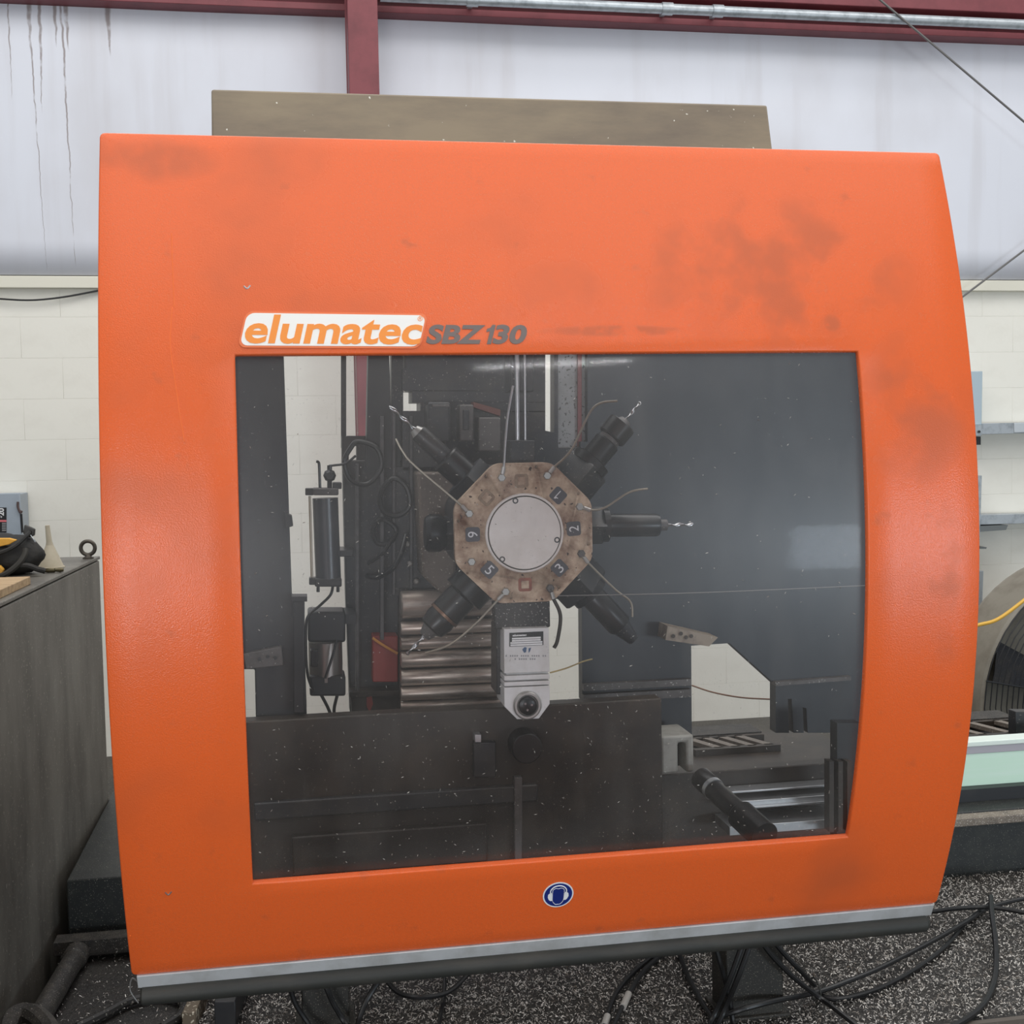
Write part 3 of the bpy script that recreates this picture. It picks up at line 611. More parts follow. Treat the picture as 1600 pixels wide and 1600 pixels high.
for pts, lab in (([(560, 690), (588, 700), (596, 730), (575, 756), (548, 750), (538, 722), (548, 700)], 'black hose coil beside the top valve of air reservoir'),
                 ([(612, 748), (634, 760), (640, 790), (622, 806), (600, 800), (594, 775)], 'black hose coil beside the rusty tool turret side housing'),
                 ([(600, 812), (618, 826), (612, 846), (592, 850), (582, 832), (588, 816)], 'small black hose coil below the larger hose coil')):
    MB().tube([at(x, y, 0.9455 if lab.endswith('side housing') else 0.9595) for x, y in pts], 0.006, 8, 6, closed=True).build('hose_coil', M_cable, label=lab, category='hose')
rod('pneumatic_hose', [at(620, 832, 0.94), at(608, 850, 0.93), at(596, 866, 0.93), at(576, 880, 1.0)], 0.005, M_cable, 'short black pneumatic hose curving under the small hose coil', 'hose')
rod('pneumatic_hose', [at(634, 836, 0.93), at(626, 865, 0.9), at(612, 890, 0.9), at(590, 902, 0.95), at(574, 900, 1.03)], 0.006, M_cable, 'long black pneumatic hose curving beside the turret side housing', 'hose')

# ================================================================== TURRET
YT = 0.62
C = at(819, 832.5, YT); kx = (at(925, 832, YT)[0]-at(710, 832, YT)[0])/215
turret = thing('tool_turret', C, 'rusty octagonal tool turret with a bare metal centre disc', 'tool turret')
def T(dx, dy, w=0.0): return np.array([C[0]+dx*kx, YT-w, C[2]-dy*kx])       # turret plane, photo pixels from its centre
ap = 107.5; R8 = ap/math.cos(math.pi/8)
oct_ = []
for i in range(8):
    a = math.pi/8+i*math.pi/4; p = np.array([math.cos(a), math.sin(a)])*R8
    for s in (-1, 1):
        b = a+s*math.pi*5/8 if False else None
    e1 = np.array([math.cos(a-math.pi/2-math.pi/8), math.sin(a-math.pi/2-math.pi/8)]); e2 = np.array([math.cos(a+math.pi/2+math.pi/8), math.sin(a+math.pi/2+math.pi/8)])
    A, B = p+e1*12, p+e2*12
    for t in (0, 0.25, 0.5, 0.75, 1): oct_.append((1-t)**2*A+2*t*(1-t)*p+t*t*B)
HOLES = ((-57.5, -88), (21, -103.5+3), (86.5, -58), (101, 21), (53.5, 87), (-22, 103-3), (-89, 58.5), (-103+2, -21))
face = MB().prism([T(p[0], p[1]) for p in oct_], (0, 0.02, 0)).build('face_plate', M_rust, turret)
cut = MB()
for dx, dy in HOLES: cut.lathe(T(dx, dy, 0.01), (0, 1, 0), [(0, 2.6*kx), (0.024, 2.6*kx)], 12)
cut = cut.build('hole_cutter', M_rust, turret)
bo = face.modifiers.new('holes', 'BOOLEAN'); bo.operation = 'DIFFERENCE'; bo.object = cut; bo.solver = 'EXACT'
bpy.context.view_layer.update()
nm_ = bpy.data.meshes.new_from_object(face.evaluated_get(bpy.context.evaluated_depsgraph_get()))
face.modifiers.clear(); face.data = nm_; bpy.data.objects.remove(cut)
MB().prism([T(p[0]*0.95, p[1]*0.95, -0.018) for p in oct_], (0, 0.22, 0)).build('drum', M_dark, turret)
MB().lathe(T(0, 0, -0.001), (0, -1, 0), [(0, 61*kx), (0.007, 61*kx), (0.009, 59.5*kx), (0.009, 57.6*kx), (0.001, 57.2*kx)], 64).build('disc_rim', M_disc, turret)
disc = MB().lathe(T(0, 0, 0.002), (0, -1, 0), [(0, 55.6*kx), (0.007, 55.6*kx), (0.0078, 54.8*kx)], 64).build('centre_disc', M_disc, turret)
for dx, dy in ((-14, -50), (50, 12), (-36, 39)):
    MB().lathe(T(dx, dy, 0.0085), (0, -1, 0), [(0, 4.6*kx), (0.0016, 4.6*kx), (0.0016, 2.6*kx), (0.0004, 2.2*kx)], 16).build('disc_screw', M_dark, disc)
bolts = [(-34, -85.5, 0), (37, -87, 0), (87.5, -38, 0), (89, 35, 1), (39, 87, 1), (-31, 89.5, 0), (-83, 41.5, 0), (-85, -32, 0)]
M_bolt = mat('zinc_bolt', (176, 174, 170), 0.35, metal=0.6)
for dx, dy, dull in bolts:
    MB().lathe(T(dx, dy, -0.001), (0, -1, 0), [(0, 6.3*kx), (0.007, 6.3*kx), (0.009, 5.3*kx)], 6).build('hex_bolt', M_bolt if not dull else M_gb, turret)
def tile(ang, dist, half, w, m, name, rot=None):
    a = math.radians(ang); cx, cy = math.cos(a)*dist, -math.sin(a)*dist; up = np.array([-math.cos(a), math.sin(a)]); rt = np.array([-up[1], up[0]])
    P = []
    for u, v in rounded(0.18, 1.0, 3):
        q = np.array([cx, cy])+rt*(u-0.5)*2*half+up*(v-0.5)*2*half; P.append(T(q[0], q[1], w))
    return MB().prism(P, (0, w+0.001, 0)).build(name, m, turret, smooth=False), np.array([cx, cy]), up, rt
M_num = mat('number_white', (220, 220, 222), 0.5)
for ang, body in ((46, '1'), (3, '2'), (-46, '3'), (-135, '5'), (180, '6')):
    o, cc, up, rt = tile(ang, 78 if ang not in (180,) else 80, 11, 0.0022, M_label, 'number_plate')
    wd = 2.8 if body == '1' else 4.4
    lettering('number', body, M_num, o, lambda a, b, c, cc=cc, up=up, rt=rt, wd=wd: T(*(cc+rt*(a-0.5)*2*wd+up*(b-0.5)*15), 0.0022+0.0006*c), bold=0.0)
M_rec = mat('worn_socket', (150, 128, 104), 0.6, c2=(112, 84, 64), scale=30)
for ang, m in ((92, M_rec), (136, M_rec), (-90, mat('rust_red_socket', (150, 84, 62), 0.6, c2=(120, 60, 44), scale=40))):
    o, cc, up, rt = tile(ang, 80, 10.5, 0.0010, m, 'worn_socket'); a, b = cc-6, cc+6
    P = [T(*(cc+rt*i*6+up*j*6), 0.0020) for i, j in ((-1, -1), (1, -1), (1, 1), (-1, 1))]
    MB().prism(P, (0, 0.002, 0)).build('socket_core', M_rust, o, bevel=0.0006)
# coolant pipes
for (bx, by), pts, m in (((-34, -85.5), [(-31, -100), (-24, -172), (-14, -225)], M_steel), ((37, -87), [(48, -100), (76, -127), (111, -190), (149, -200)], M_brass),
        ((87.5, -38), [(101, -33), (126, -35), (166, -58), (196, -63)], M_brass), ((89, 35), [(97, 47), (141, 92), (166, 113), (169, 137)], M_brass),
        ((39, 87), [(43, 102), (54, 130), (49, 167), (43, 180)], M_brown), ((-31, 89.5), [(-41, 99), (-79, 137), (-119, 167), (-157, 178)], M_brass), ((-85, -32), [(-95, -43), (-166, -106), (-184, -128), (-194, -148)], M_brass)):
    cp = MB().tube([T(bx, by, 0.004)]+[T(x, y, 0.006) for x, y in pts], 1.8*kx if m is not M_brown else 3*kx, 8, 8).build('coolant_pipe', m, turret)
    q = V3(T(bx, by, 0.006)); e = V3(T(*pts[0], 0.006)); d = (e-q)/np.linalg.norm(e-q)
    MB().cyl(q+d*6*kx, q+d*17*kx, 3.2*kx, seg=10).build('pipe_fitting', M_bolt, cp)
# tool stations
YC = YT+0.10
def tool(name, p0, p1, segs, drill, label, group='tool holders on the turret'):
    a, b = at(*p0, YC), at(*p1, YC); d = (b-a)/np.linalg.norm(b-a); L_ = np.linalg.norm(b-a)
    o = thing(name, a, label, 'tool holder', group)
    ra = a-C; nn = max(((math.cos(k*math.pi/4), math.sin(k*math.pi/4)) for k in range(8)), key=lambda q: q[0]*ra[0]+q[1]*ra[2])
    sh = (0.95*107.5*kx-0.003-(ra[0]*nn[0]+ra[2]*nn[1]))/(d[0]*nn[0]+d[2]*nn[1])/L_          # seat the block on the drum's flat
    segs = [(segs[0][0], sh)+tuple(segs[0][2:])]+list(segs[1:])
    for nm, s0, s1, prf, m, seg in segs:
        MB().lathe(a+d*L_*s0, d, [(t*(s1-s0)*L_, r*kx*1.04) for t, r in prf], seg).build(nm, m, o)
    if drill:
        s0, s1, r = drill; r *= kx; n = 70; mb = MB(); seg = 12
        t = np.cross(d, (0, 1, 0)); t /= np.linalg.norm(t); q = np.cross(d, t)
        for i in range(n+1):
            s = s0+(s1-s0)*i/n; ph = (s-s0)*L_/(r*2.0); tp = min(1, (n-i)/3+0.15)
            for k in range(seg):
                al = 2*math.pi*k/seg; u, v = r*tp*math.cos(al), 0.42*r*tp*math.sin(al)
                mb.v.append(tuple(a+d*L_*s+t*(u*math.cos(ph)-v*math.sin(ph))+q*(u*math.sin(ph)+v*math.cos(ph))))
        for i in range(n):
            for k in range(seg): mb.f.append((i*seg+k, i*seg+(k+1) % seg, (i+1)*seg+(k+1) % seg, (i+1)*seg+k))
        mb.f.append(tuple(range(seg-1, -1, -1))); mb.f.append(tuple(range(n*seg, n*seg+seg)))
        mb.build('drill_bit', M_steel, o)
    return o
RB = [(0, .92), (.06, 1), (.94, 1), (1, .92)]
def cylp(r): return [(t, r*f) for t, f in RB]
tool('tool_holder', (884, 768), (1001, 628), [('mounting_block', 0, .30, cylp(38), M_dark, 4), ('flange', .28, .36, cylp(31), M_tool, 28), ('body', .36, .56, cylp(21), M_tool, 28), ('collar', .54, .60, cylp(17), M_gb, 28), ('collet_nut', .60, .76, cylp(23), M_tool, 28), ('collet', .76, .80, [(0, 13), (1, 8)], M_gb, 20)], (.79, 1.0, 3.2), 'black tool holder with a bare twist drill beside number plate one')
tool('tool_holder', (920, 821), (1084, 820), [('mounting_block', 0, .14, cylp(29), M_dark, 4), ('flange', .12, .18, cylp(26), M_tool, 28), ('body', .18, .66, cylp(18), M_tool, 28), ('collet', .66, .74, cylp(9), M_gb, 20)], (.74, 1.0, 3.4), 'black horizontal tool holder with a short drill beside number plate two')
tool('tool_holder', (886, 890), (990, 1000), [('mounting_block', 0, .30, cylp(42), M_dark, 4), ('flange', .28, .36, cylp(30), M_tool, 28), ('body', .36, .80, cylp(20), M_tool, 28), ('nose', .80, 1.0, [(0, 16), (1, 9)], M_dark, 20)], None, 'dark tool holder without a drill beside number plate three')
tool('tool_holder', (754, 898), (635, 1023), [('mounting_block', 0, .12, cylp(36), M_dark, 4), ('flange', .10, .26, cylp(34), M_tool, 28), ('body', .26, .50, cylp(25), M_tool, 28), ('copper_ring', .49, .52, cylp(25.6), mat('copper_ring', (120, 92, 74), 0.35, metal=0.7), 28), ('collet_nut', .52, .68, [(0, 23), (.3, 24), (.9, 21), (1, 18)], M_tool, 28), ('collet', .68, .77, [(0, 15), (1, 9)], M_gb, 20)], (.76, 1.0, 3.2), 'thick black stepped tool holder with thin drill beside number plate five')
tool('tool_holder', (757, 772), (608, 634), [('mounting_block', 0, .22, cylp(36), M_dark, 4), ('body', .20, .42, cylp(23), M_tool, 28), ('extension', .40, .70, cylp(14), M_dark, 24), ('collet', .70, .74, [(0, 11), (1, 7)], M_bolt, 20)], (.73, 1.0, 3.6), 'slim tool holder with a long extension and drill on the turret')
tool('tool_holder', (722, 833), (664, 833), [('mounting_block', 0, .5, cylp(26), M_dark, 4), ('socket_ring', .45, 1.0, [(0, 24), (.3, 29), (.8, 29), (1, 24)], M_tool, 28)], None, 'empty black tool socket beside number plate six')
top = thing('spindle_unit', at(817, 722, YC), 'square grey spindle unit with two bright steel rods above the turret', 'spindle', None)
MB().rect(797, 688, 836, 727.4, YC-0.03, 0.09).build('block', M_dark, top, bevel=0.003)
MB().cyl(at(809, 690, YC), at(807, 480, YC), 3.6*kx, seg=12).build('steel_rod', M_steel, top)
MB().cyl(at(821, 690, YC), at(819, 480, YC), 2.0*kx, seg=12).build('steel_rod', M_steel, top)
MB().rect(798, 470, 834, 612, YC+0.02, 0.08).build('sleeve', M_dark, top, bevel=0.003)
# angle head hanging below the turret
YA = 0.60
ah = thing('angle_head', at(824, 1122, YA), 'grey angle milling head with round spindle hanging below the turret', 'milling head')
_a, _b = at(773, 984, 0.626), at(860, 984, 0.626)
MB().box((_a[0], 0.626, _a[2]), (_b[0], 0.664, C[2]-107.5*kx+0.0008)).build('mounting_block', mat('chip_flecked_block', (40, 38, 38), 0.5, speck=(170, 166, 160), speck_scale=230, speck_amt=0.05), ah, bevel=0.003)
MB().rect(776, 978, 790, 1085, YA+0.05, 0.08).build('side_plate', M_dark, ah, bevel=0.002)
def head_plate(ya, yb, name):          # one grey plate of the stack, edges sloping as in the photograph
    MB().px([(787.6, ya+1.5), (858.8, ya-1.5), (858.9, yb-1.5), (787.8, yb+1.5)], YA, 0.10).build(name, M_grey_head, ah, bevel=0.0012)
MB().px([(787.5, 983), (857.5, 981), (858.8, 1049.5), (787.8, 1052.5)], YA, 0.10).build('body', M_grey_head, ah, bevel=0.0012)
head_plate(1055.0, 1062.3, 'spacer_plate'); head_plate(1064.8, 1071.2, 'spacer_plate')
MB().px([(787.8, 1074.5), (859, 1071.5), (859, 1100), (842, 1123), (808, 1124), (788, 1104)], YA, 0.10).build('spindle_housing', M_grey_head, ah, bevel=0.0012)
MB().px([(790.5, 1040), (856, 1040), (856, 1085), (790.5, 1085)], YA+0.014, 0.08).build('core', M_grey_head, ah)
plt = MB().px([(796, 989), (849, 986.5), (849, 1008), (796, 1010.5)], YA-0.0012, 0.003).build('type_plate', M_black, ah)
for k in range(4):
    y = 996.2+k*3.4; MB().px([(797.5 if k > 1 else 800, y+0.6), (847.5 if k > 1 else 845, y-1.4), (847.5 if k > 1 else 845, y+1.2), (797.5 if k > 1 else 800, y+3.2)], YA-0.0020, 0.0012).build('data_line', M_white, plt)
def tq(BL, BR, TR, TL, Y, d):
    c = [at(*p, Y) for p in (BL, BR, TR, TL)]
    return lambda a, b, w: (1-a)*(1-b)*c[0]+a*(1-b)*c[1]+a*b*c[2]+(1-a)*b*c[3]-np.array([0, d*w, 0])
lettering('plate_lettering', 'elumatec', M_white, plt, tq((800.5, 994.6), (822.5, 993.6), (823, 990.2), (801, 991.2), YA-0.0012, 0.0008), bold=0.04)
for pts in ([(816, 1015), (820, 1011), (823, 1012), (822, 1019), (819, 1020)], [(826, 1013), (830, 1012), (828, 1018), (826, 1020)]):
    MB().px(pts, YA-0.0010, 0.002).build('paint_mark', mat('blue_mark', (70, 96, 130), 0.5), ah)
M_stamp = mat('stamped_grey', (150, 150, 152), 0.5)
for (x0, x1, y) in ((790, 857, 1023.5), (804, 841, 1028.5)):
    n = int((x1-x0)/3.4)
    for k in range(n):
        if (k*7+int(y)) % 5 == 0: continue
        x = x0+k*3.4; MB().rect(x, y, x+2.0, y+2.6, YA-0.0006, 0.0012).build('stamped_mark', M_stamp, ah)
sc = at(823.5, 1101.5, YA)
MB().lathe(sc, (0, -1, 0), [(-0.002, 22*kx), (0.006, 22*kx), (0.009, 20*kx), (0.009, 17*kx), (0.004, 15*kx)], 40).build('spindle_ring', M_bolt, ah)
hub = MB().lathe(sc, (0, -1, 0), [(0, 15*kx), (0.011, 14*kx), (0.013, 11*kx)], 32).build('spindle_hub', M_tool, ah)
for k in range(3):
    a = k*2.1+0.3; MB().lathe(sc+V3((6*kx*math.cos(a), -0.0125, 6*kx*math.sin(a))), (0, -1, 0), [(0, 2.2*kx), (0.002, 1.6*kx)], 10).build('hub_screw', M_steel, hub)
rod('tension_wire', [at(872, 931, 0.60), at(1100, 926, 0.62), at(1420, 912, 0.66)], 0.0012, M_wire, 'thin taut wire stretched sideways from the turret behind the window', 'wire')
rod('yellow_lead', [at(860, 1051, 0.64), at(885, 1044, 0.68), at(910, 1034, 0.8), at(925, 1030, 0.97)], 0.0018, mat('yellowed_lead', (190, 168, 118), 0.5), 'thin yellow lead trailing from side of the grey milling head', 'wire')
rod('rusty_cable', [at(1081, 1071, 1.2), at(1115, 1082, 1.2), at(1160, 1090, 1.2), at(1210, 1093, 1.2), at(1260, 1098, 1.2)], 0.0022, mat('rusty_wire', (150, 112, 88), 0.5), 'thin rusty cable sagging in front of the white wall behind machine', 'wire')

# ================================================================== LEFT: cabinet and what lies on it
CX = at_x(155, 869, -0.29); CX[0] = -0.29
ctop = CX[2]; cback = CX[1]
cab = thing('steel_cabinet', (-0.9, cback/2, FLOOR), 'oily dark grey steel cabinet standing left of the orange hood', 'cabinet')
M_cab = mat('oily_grey_cabinet', (118, 114, 106), 0.45, metal=0.15, c2=(80, 76, 70), scale=3.2, lo=0.38, hi=0.68, stretch=(1, 2.0, 0.7), bump=0.15, bscale=40, speck=(150, 144, 132), speck_scale=150, speck_amt=0.015)
MB().box((-1.7, -0.75, FLOOR), (-0.29, cback, ctop-0.012)).build('body', M_cab, cab, bevel=0.004)
MB().box((-1.7, -0.75, ctop-0.009), (-0.288, cback+0.003, ctop)).build('lid', M_cab, cab, bevel=0.002)
eb = at_z(138, 873, ctop)
k2 = np.linalg.norm(eb-CAM)/FPX
eb_w = eb.copy(); _d = np.array([eb[0]+0.29, eb[1]-cback]); _a = math.radians(2.43)
eb = np.array([-0.29+_d[0]*math.cos(_a)-_d[1]*math.sin(_a), cback+_d[0]*math.sin(_a)+_d[1]*math.cos(_a), eb[2]])
lift = MB().tube([eb+V3((10*k2*math.cos(a), 0, 16*k2+10*k2*math.sin(a))) for a in np.linspace(0, 2*math.pi, 17)[:-1]], 2.9*k2, 10, 3, closed=True).build('lifting_eye', mat('eye_bolt_steel', (92, 86, 78), 0.4, metal=0.6), cab)
MB().lathe(eb-V3((0, 0, 0.002)), (0, 0, 1), [(0, 8*k2), (3*k2, 8*k2), (4.5*k2, 5*k2), (7*k2, 4*k2)], 16).build('eye_base', MATS['eye_bolt_steel'], lift)
ca = math.radians(-2.43); crot = Matrix.Rotation(ca, 3, 'Z'); cpv = Vector((-0.29, cback, 0))      # the cabinet stands slightly askew
cloc = cab.location.copy(); nl = cpv+crot@(Vector((cloc.x, cloc.y, 0))-cpv); cab.location = (nl.x, nl.y, cloc.z); cab.rotation_euler = (0, 0, ca)
# funnel upside down
fb = at_z(79, 887, ctop); kf = np.linalg.norm(fb-CAM)/FPX
fun = thing('funnel', fb, 'beige plastic funnel standing upside down on the grey cabinet', 'funnel')
M_fun = mat('aged_plastic', (188, 178, 156), 0.45, c2=(168, 156, 132), scale=8)
MB().lathe(fb, (0, 0, 1), [(0, 20*kf), (1.5*kf, 20*kf), (2*kf, 18.5*kf), (22*kf, 10*kf), (33*kf, 5.5*kf)], 32).build('cone', M_fun, fun)
MB().lathe(fb+V3((0, 0, 32*kf)), (-0.07, 0, 1), [(0, 5.7*kf), (6*kf, 4.2*kf), (30*kf, 3.2*kf), (30.5*kf, 2.6*kf)], 24).build('spout', M_fun, fun)
# wooden board
YB = 0.55
bd0 = at_z(48, 913, ctop)
M_wood = mat('pale_lumber', (188, 160, 122), 0.6, c2=(150, 120, 86), scale=5, stretch=(1, 12, 12))
dirb = at_z(-30, 950, ctop)-bd0; dirb[2] = 0; dirb /= np.linalg.norm(dirb); nb = np.array([-dirb[1], dirb[0], 0]); nb = nb if nb[0] < 0 else -nb
bl = 0.55
mb = MB(); mb.obox(bd0+dirb*bl/2+nb*0.05+V3((0.0, 0, 0.0095)), dirb, nb, (0, 0, 1), bl/2, 0.05, 0.0095)
mb.build('wooden_board', M_wood, label='short pale wooden board lying along the edge of the cabinet', category='board', bevel=0.0015)
# tool bag
bg = at_z(20, 897, ctop); kb = np.linalg.norm(bg-CAM)/FPX
bag = thing('tool_bag', bg, 'slumped black and yellow tool bag on the grey cabinet', 'bag')
M_bagc = mat('black_nylon', (28, 27, 25), 0.7, c2=(46, 43, 38), scale=14, bump=0.5, bscale=120)
M_yel = mat('yellow_nylon', (222, 164, 62), 0.65, c2=(190, 130, 40), scale=12)
def lump(c, rx, ry, rz, seed, m, name, parent, amp=0.12, nu=28, nv=16, zmin=None):
    rr = np.random.default_rng(seed); ph = rr.uniform(0, 6, 8); mb = MB()
    for j in range(nv+1):
        th = math.pi*j/nv
        for i in range(nu):
            fi = 2*math.pi*i/nu
            w = 1+amp*(math.sin(3*fi+ph[0]+2*th)+0.6*math.sin(5*fi-3*th+ph[1])+0.5*math.sin(2*fi+6*th+ph[2]))*math.sin(th)
            z = c[2]+rz*w*math.cos(th)
            if zmin is not None: z = max(z, zmin)
            mb.v.append((c[0]+rx*w*math.sin(th)*math.cos(fi), c[1]+ry*w*math.sin(th)*math.sin(fi), z))
    for j in range(nv):
        for i in range(nu): a = j*nu+i; b = j*nu+(i+1) % nu; mb.f.append((a, b, b+nu, a+nu))
    return mb.build(name, m, parent, angle=80)
def B(px_, py_, dy=0.0): return at(px_, py_, bg[1]+dy)
lump(B(16, 868), 48*kb, 36*kb, 30*kb, 3, M_bagc, 'bag_body', bag, 0.07, zmin=ctop+0.001)
lump(B(2, 848), 26*kb, 26*kb, 14*kb, 5, M_bagc, 'bag_top', bag, 0.05)
mb = MB(); mb.px([(-30, 843), (0, 841), (14, 841), (26, 844), (14, 851), (0, 854), (-30, 856)], bg[1]-36*kb, 8*kb); mb.build('yellow_panel', M_yel, bag, bevel=0.002)
mb = MB(); mb.px([(-20, 880), (0, 884), (6, 890), (2, 900), (-20, 902)], bg[1]-46*kb, 8*kb); mb.build('yellow_base', M_yel, bag, bevel=0.002)
MB().tube([B(-20, 868, -38*kb), B(5, 862, -40*kb), B(25, 852, -36*kb), B(40, 838, -24*kb), B(46, 832, -14*kb)], 3.4*kb, 8).build('edge_roll', M_bagc, bag)
mb = MB(); mb.px([(38, 820), (54, 827), (53, 837), (46, 840), (36, 834)], bg[1]-12*kb, 9*kb); mb.build('corner_flap', mat('black_vinyl', (40, 38, 34), 0.45), bag, bevel=0.002)
MB().tube([B(46, 834, -15*kb), B(52, 842, -17*kb), B(55, 847, -17*kb), B(54, 843, -17*kb)], 0.8*kb, 6).build('zip_pull', M_galv, bag)
MB().tube([B(-6, 902, -50*kb), B(10, 896, -52*kb), B(28, 882, -48*kb), B(38, 868, -40*kb), B(40, 858, -34*kb)], 4.2*kb, 8).build('handle', mat('handle_webbing', (44, 41, 35), 0.7), bag)
MB().tube([B(30, 884, -44*kb), B(44, 884, -46*kb), B(58, 889, -44*kb), B(70, 892, -40*kb)], 4.0*kb, 8).build('strap', M_bagc, bag)
qa = at_z(74, 895, ctop)+V3((0, 0, 0.006)); qb = at_z(102, 894, ctop)+V3((0, 0, 0.006)); dq = (qb-qa)/np.linalg.norm(qb-qa)
buck = MB().lathe(qa-dq*0.01, dq, [(0, 0.004), (0.012, 0.0065), (0.028, 0.0065), (0.030, 0.004), (0.042, 0.006), (0.05, 0.004)], 10).build('strap_clip', mat('dark_brass_clip', (92, 84, 62), 0.35, metal=0.7), bag)
for ch in bag.children:                       # nothing of the bag sinks into the lid
    for v in ch.data.vertices: v.co.z = max(v.co.z, ctop+0.0005-bag.location.z)
# electrical box on the wall
YE = WALL-0.22
e0, e1 = at(-40, 868, YE), at(31, 770.5, YE)
ebx = thing('electrical_box', ((e0[0]+e1[0])/2, WALL-0.1, e0[2]), 'grey metal electrical box with black label mounted on the wall', 'electrical box')
M_eb = mat('grey_box_paint', (168, 178, 188), 0.45, c2=(156, 166, 176), scale=4)
MB().box((e0[0], YE, e0[2]), (e1[0], YE+0.02, e1[2])).build('cover', M_eb, ebx, bevel=0.003)
MB().box((e0[0]+0.01, YE+0.015, e0[2]+0.01), (e1[0]-0.006, WALL-0.008, e1[2]-0.005)).build('body', M_eb, ebx, bevel=0.003)
MB().tube([at(28, 784, YE-0.01), at(28, 792, YE-0.01), at(32, 801, YE-0.01), at(34, 798, YE-0.01)], 0.006, 8).build('latch_hook', mat('dark_latch', (92, 74, 72), 0.5), ebx)
MB().tube([at(33, 803, YE+0.0), at(34, 818, YE), at(35, 832, YE)], 0.006, 6).build('hinge_rod', M_black, ebx)
lb = MB(); lb.rect(-30, 793, 10, 832, YE-0.003, 0.004); lb = lb.build('warning_label', M_black, ebx)
MB().rect(-30, 812.5, 10, 815.5, YE-0.005, 0.003).build('red_stripe', mat('label_red', (226, 120, 126), 0.5), lb)
lettering('label_number', '20', M_white, lb, tq((6.3, 806), (6.3, 794), (-2.5, 794), (-2.5, 806), YE-0.003, 0.002), bold=0.03)
lettering('label_plus', '+', M_white, lb, tq((3.5, 809.2), (3.5, 806.2), (0.6, 806.2), (0.6, 809.2), YE-0.003, 0.002), bold=0.02)
for k in range(5):
    MB().rect(3, 817+k*2.8, 9.5, 818.6+k*2.8, YE-0.005, 0.003).build('label_line', mat('label_grey', (150, 150, 152), 0.5), lb)

# ================================================================== RIGHT: wall rack, fan, hose
YW = WALL-0.16
rk = thing('wall_rack', at(1530, 1000, YW), 'galvanised wall rack of upright channels and slotted rails', 'rack')
for (x0, y0, x1, y1) in ((1516, 580, 1535.5, 664), (1512, 743, 1534.5, 840), (1510, 892, 1537, 976)):
    MB().px([(x0, y0), (x1, y0), (x1-3 if y0 > 700 else x1-1.5, y1), (x0, y1)], YW, 0.14).build('upright', mat('bluish_zinc', (190, 206, 214), 0.4, metal=0.3) if y0 < 700 else M_galv, rk, bevel=0.003)
for (x0, y0, x1, y1) in ((1514, 664, 1534, 681), (1514, 836, 1530, 846), (1510, 973, 1531, 989)):
    c_ = MB().rect(x0, y0, x1, y1, YW-0.02, 0.16).build('bracket', M_galv, rk, bevel=0.002)
    MB().cyl(at(x1-4, (y0+y1)/2+2, YW-0.02), at(x1-4, (y0+y1)/2+2, YW-0.03), 0.008, seg=10).build('bracket_bolt', M_black, c_)
for (x0, y0, x1, y1) in ((1516, 682, 1532.5, 695), (1516, 845, 1529, 856), (1512, 990, 1528, 1000)):
    MB().rect(x0, y0, x1, y1, YW, 0.14).build('black_end', M_black, rk)
for (ya, yb) in ((661, 678), (804, 819)):
    MB().px([(1528, ya+0.5), (1528, yb+1), (1680, yb-3), (1680, ya-2.5)], YW+0.02, 0.12).build('rail', M_galv, rk, bevel=0.002)
MB().px([(1585, 661), (1585, 676), (1680, 673), (1680, 659)], YW+0.01, 0.05).build('rail_splice', mat('bright_zinc', (206, 212, 216), 0.4, metal=0.3), rk, bevel=0.002)
MB().px([(1531, 822), (1575, 820.5), (1572, 828), (1531, 831)], YW, 0.14).build('broken_arm', mat('grey_zinc', (120, 124, 124), 0.45, metal=0.4), rk)
MB().px([(1531, 855), (1542, 855), (1541, 857.5), (1531, 857.5)], YW, 0.14).build('thin_arm', mat('grey_zinc', (120, 124, 124)), rk)
# drum fan
YF = 3.5
fc = at(1688, 1082, YF); kfan = np.linalg.norm(fc-CAM)/FPX
fdir = np.array([0.05, -1.0, 0.0]); fdir /= np.linalg.norm(fdir)
fan = thing('drum_fan', (fc[0], fc[1], FLOOR), 'large grey drum fan with a black wire guard standing behind the bed', 'fan')
M_fan = mat('grey_fan_drum', (134, 128, 116), 0.5, c2=(110, 102, 90), scale=5, metal=0.1)
Rf = 192*kfan
fb0 = fc-fdir*0.10
MB().lathe(fb0, fdir, [(0, Rf*0.55), (0, Rf*0.97), (0.01, Rf), (0.02, Rf*0.99), (0.17, Rf*0.985), (0.25, Rf*0.97), (0.26, Rf*0.95), (0.24, Rf*0.93), (0.02, Rf*0.93)], 56, cap=False).build('drum', M_fan, fan)
MB().lathe(fb0+fdir*0.05, fdir, [(0, Rf*0.9), (0.01, Rf*0.9)], 40).build('back_screen', M_fan, fan)
gt = np.cross(fdir, (0, 0, 1)); gt /= np.linalg.norm(gt); gu = np.array([0, 0, 1.0])
for k in range(24):
    r = Rf*0.95*(k+1)/24
    MB().tube([fb0+fdir*(0.265+0.05*(1-(r/(Rf*0.95))**2))+r*(math.cos(a)*gt+math.sin(a)*gu) for a in np.linspace(0, 2*math.pi, 33)[:-1]], 0.0028, 5, 0, closed=True).build('guard_ring', M_black, fan)
for k in range(8):
    a = k*math.pi/4+0.2; e = math.cos(a)*gt+math.sin(a)*gu
    MB().tube([fb0+fdir*(0.268+0.05*(1-t*t))+e*Rf*0.96*t for t in (0.05, 0.4, 0.7, 1.0)], 0.004, 5).build('guard_spoke', M_black, fan)
MB().lathe(fb0+fdir*0.1, fdir, [(0, 0.07), (0.14, 0.07), (0.16, 0.04)], 20).build('motor_hub', M_black, fan)
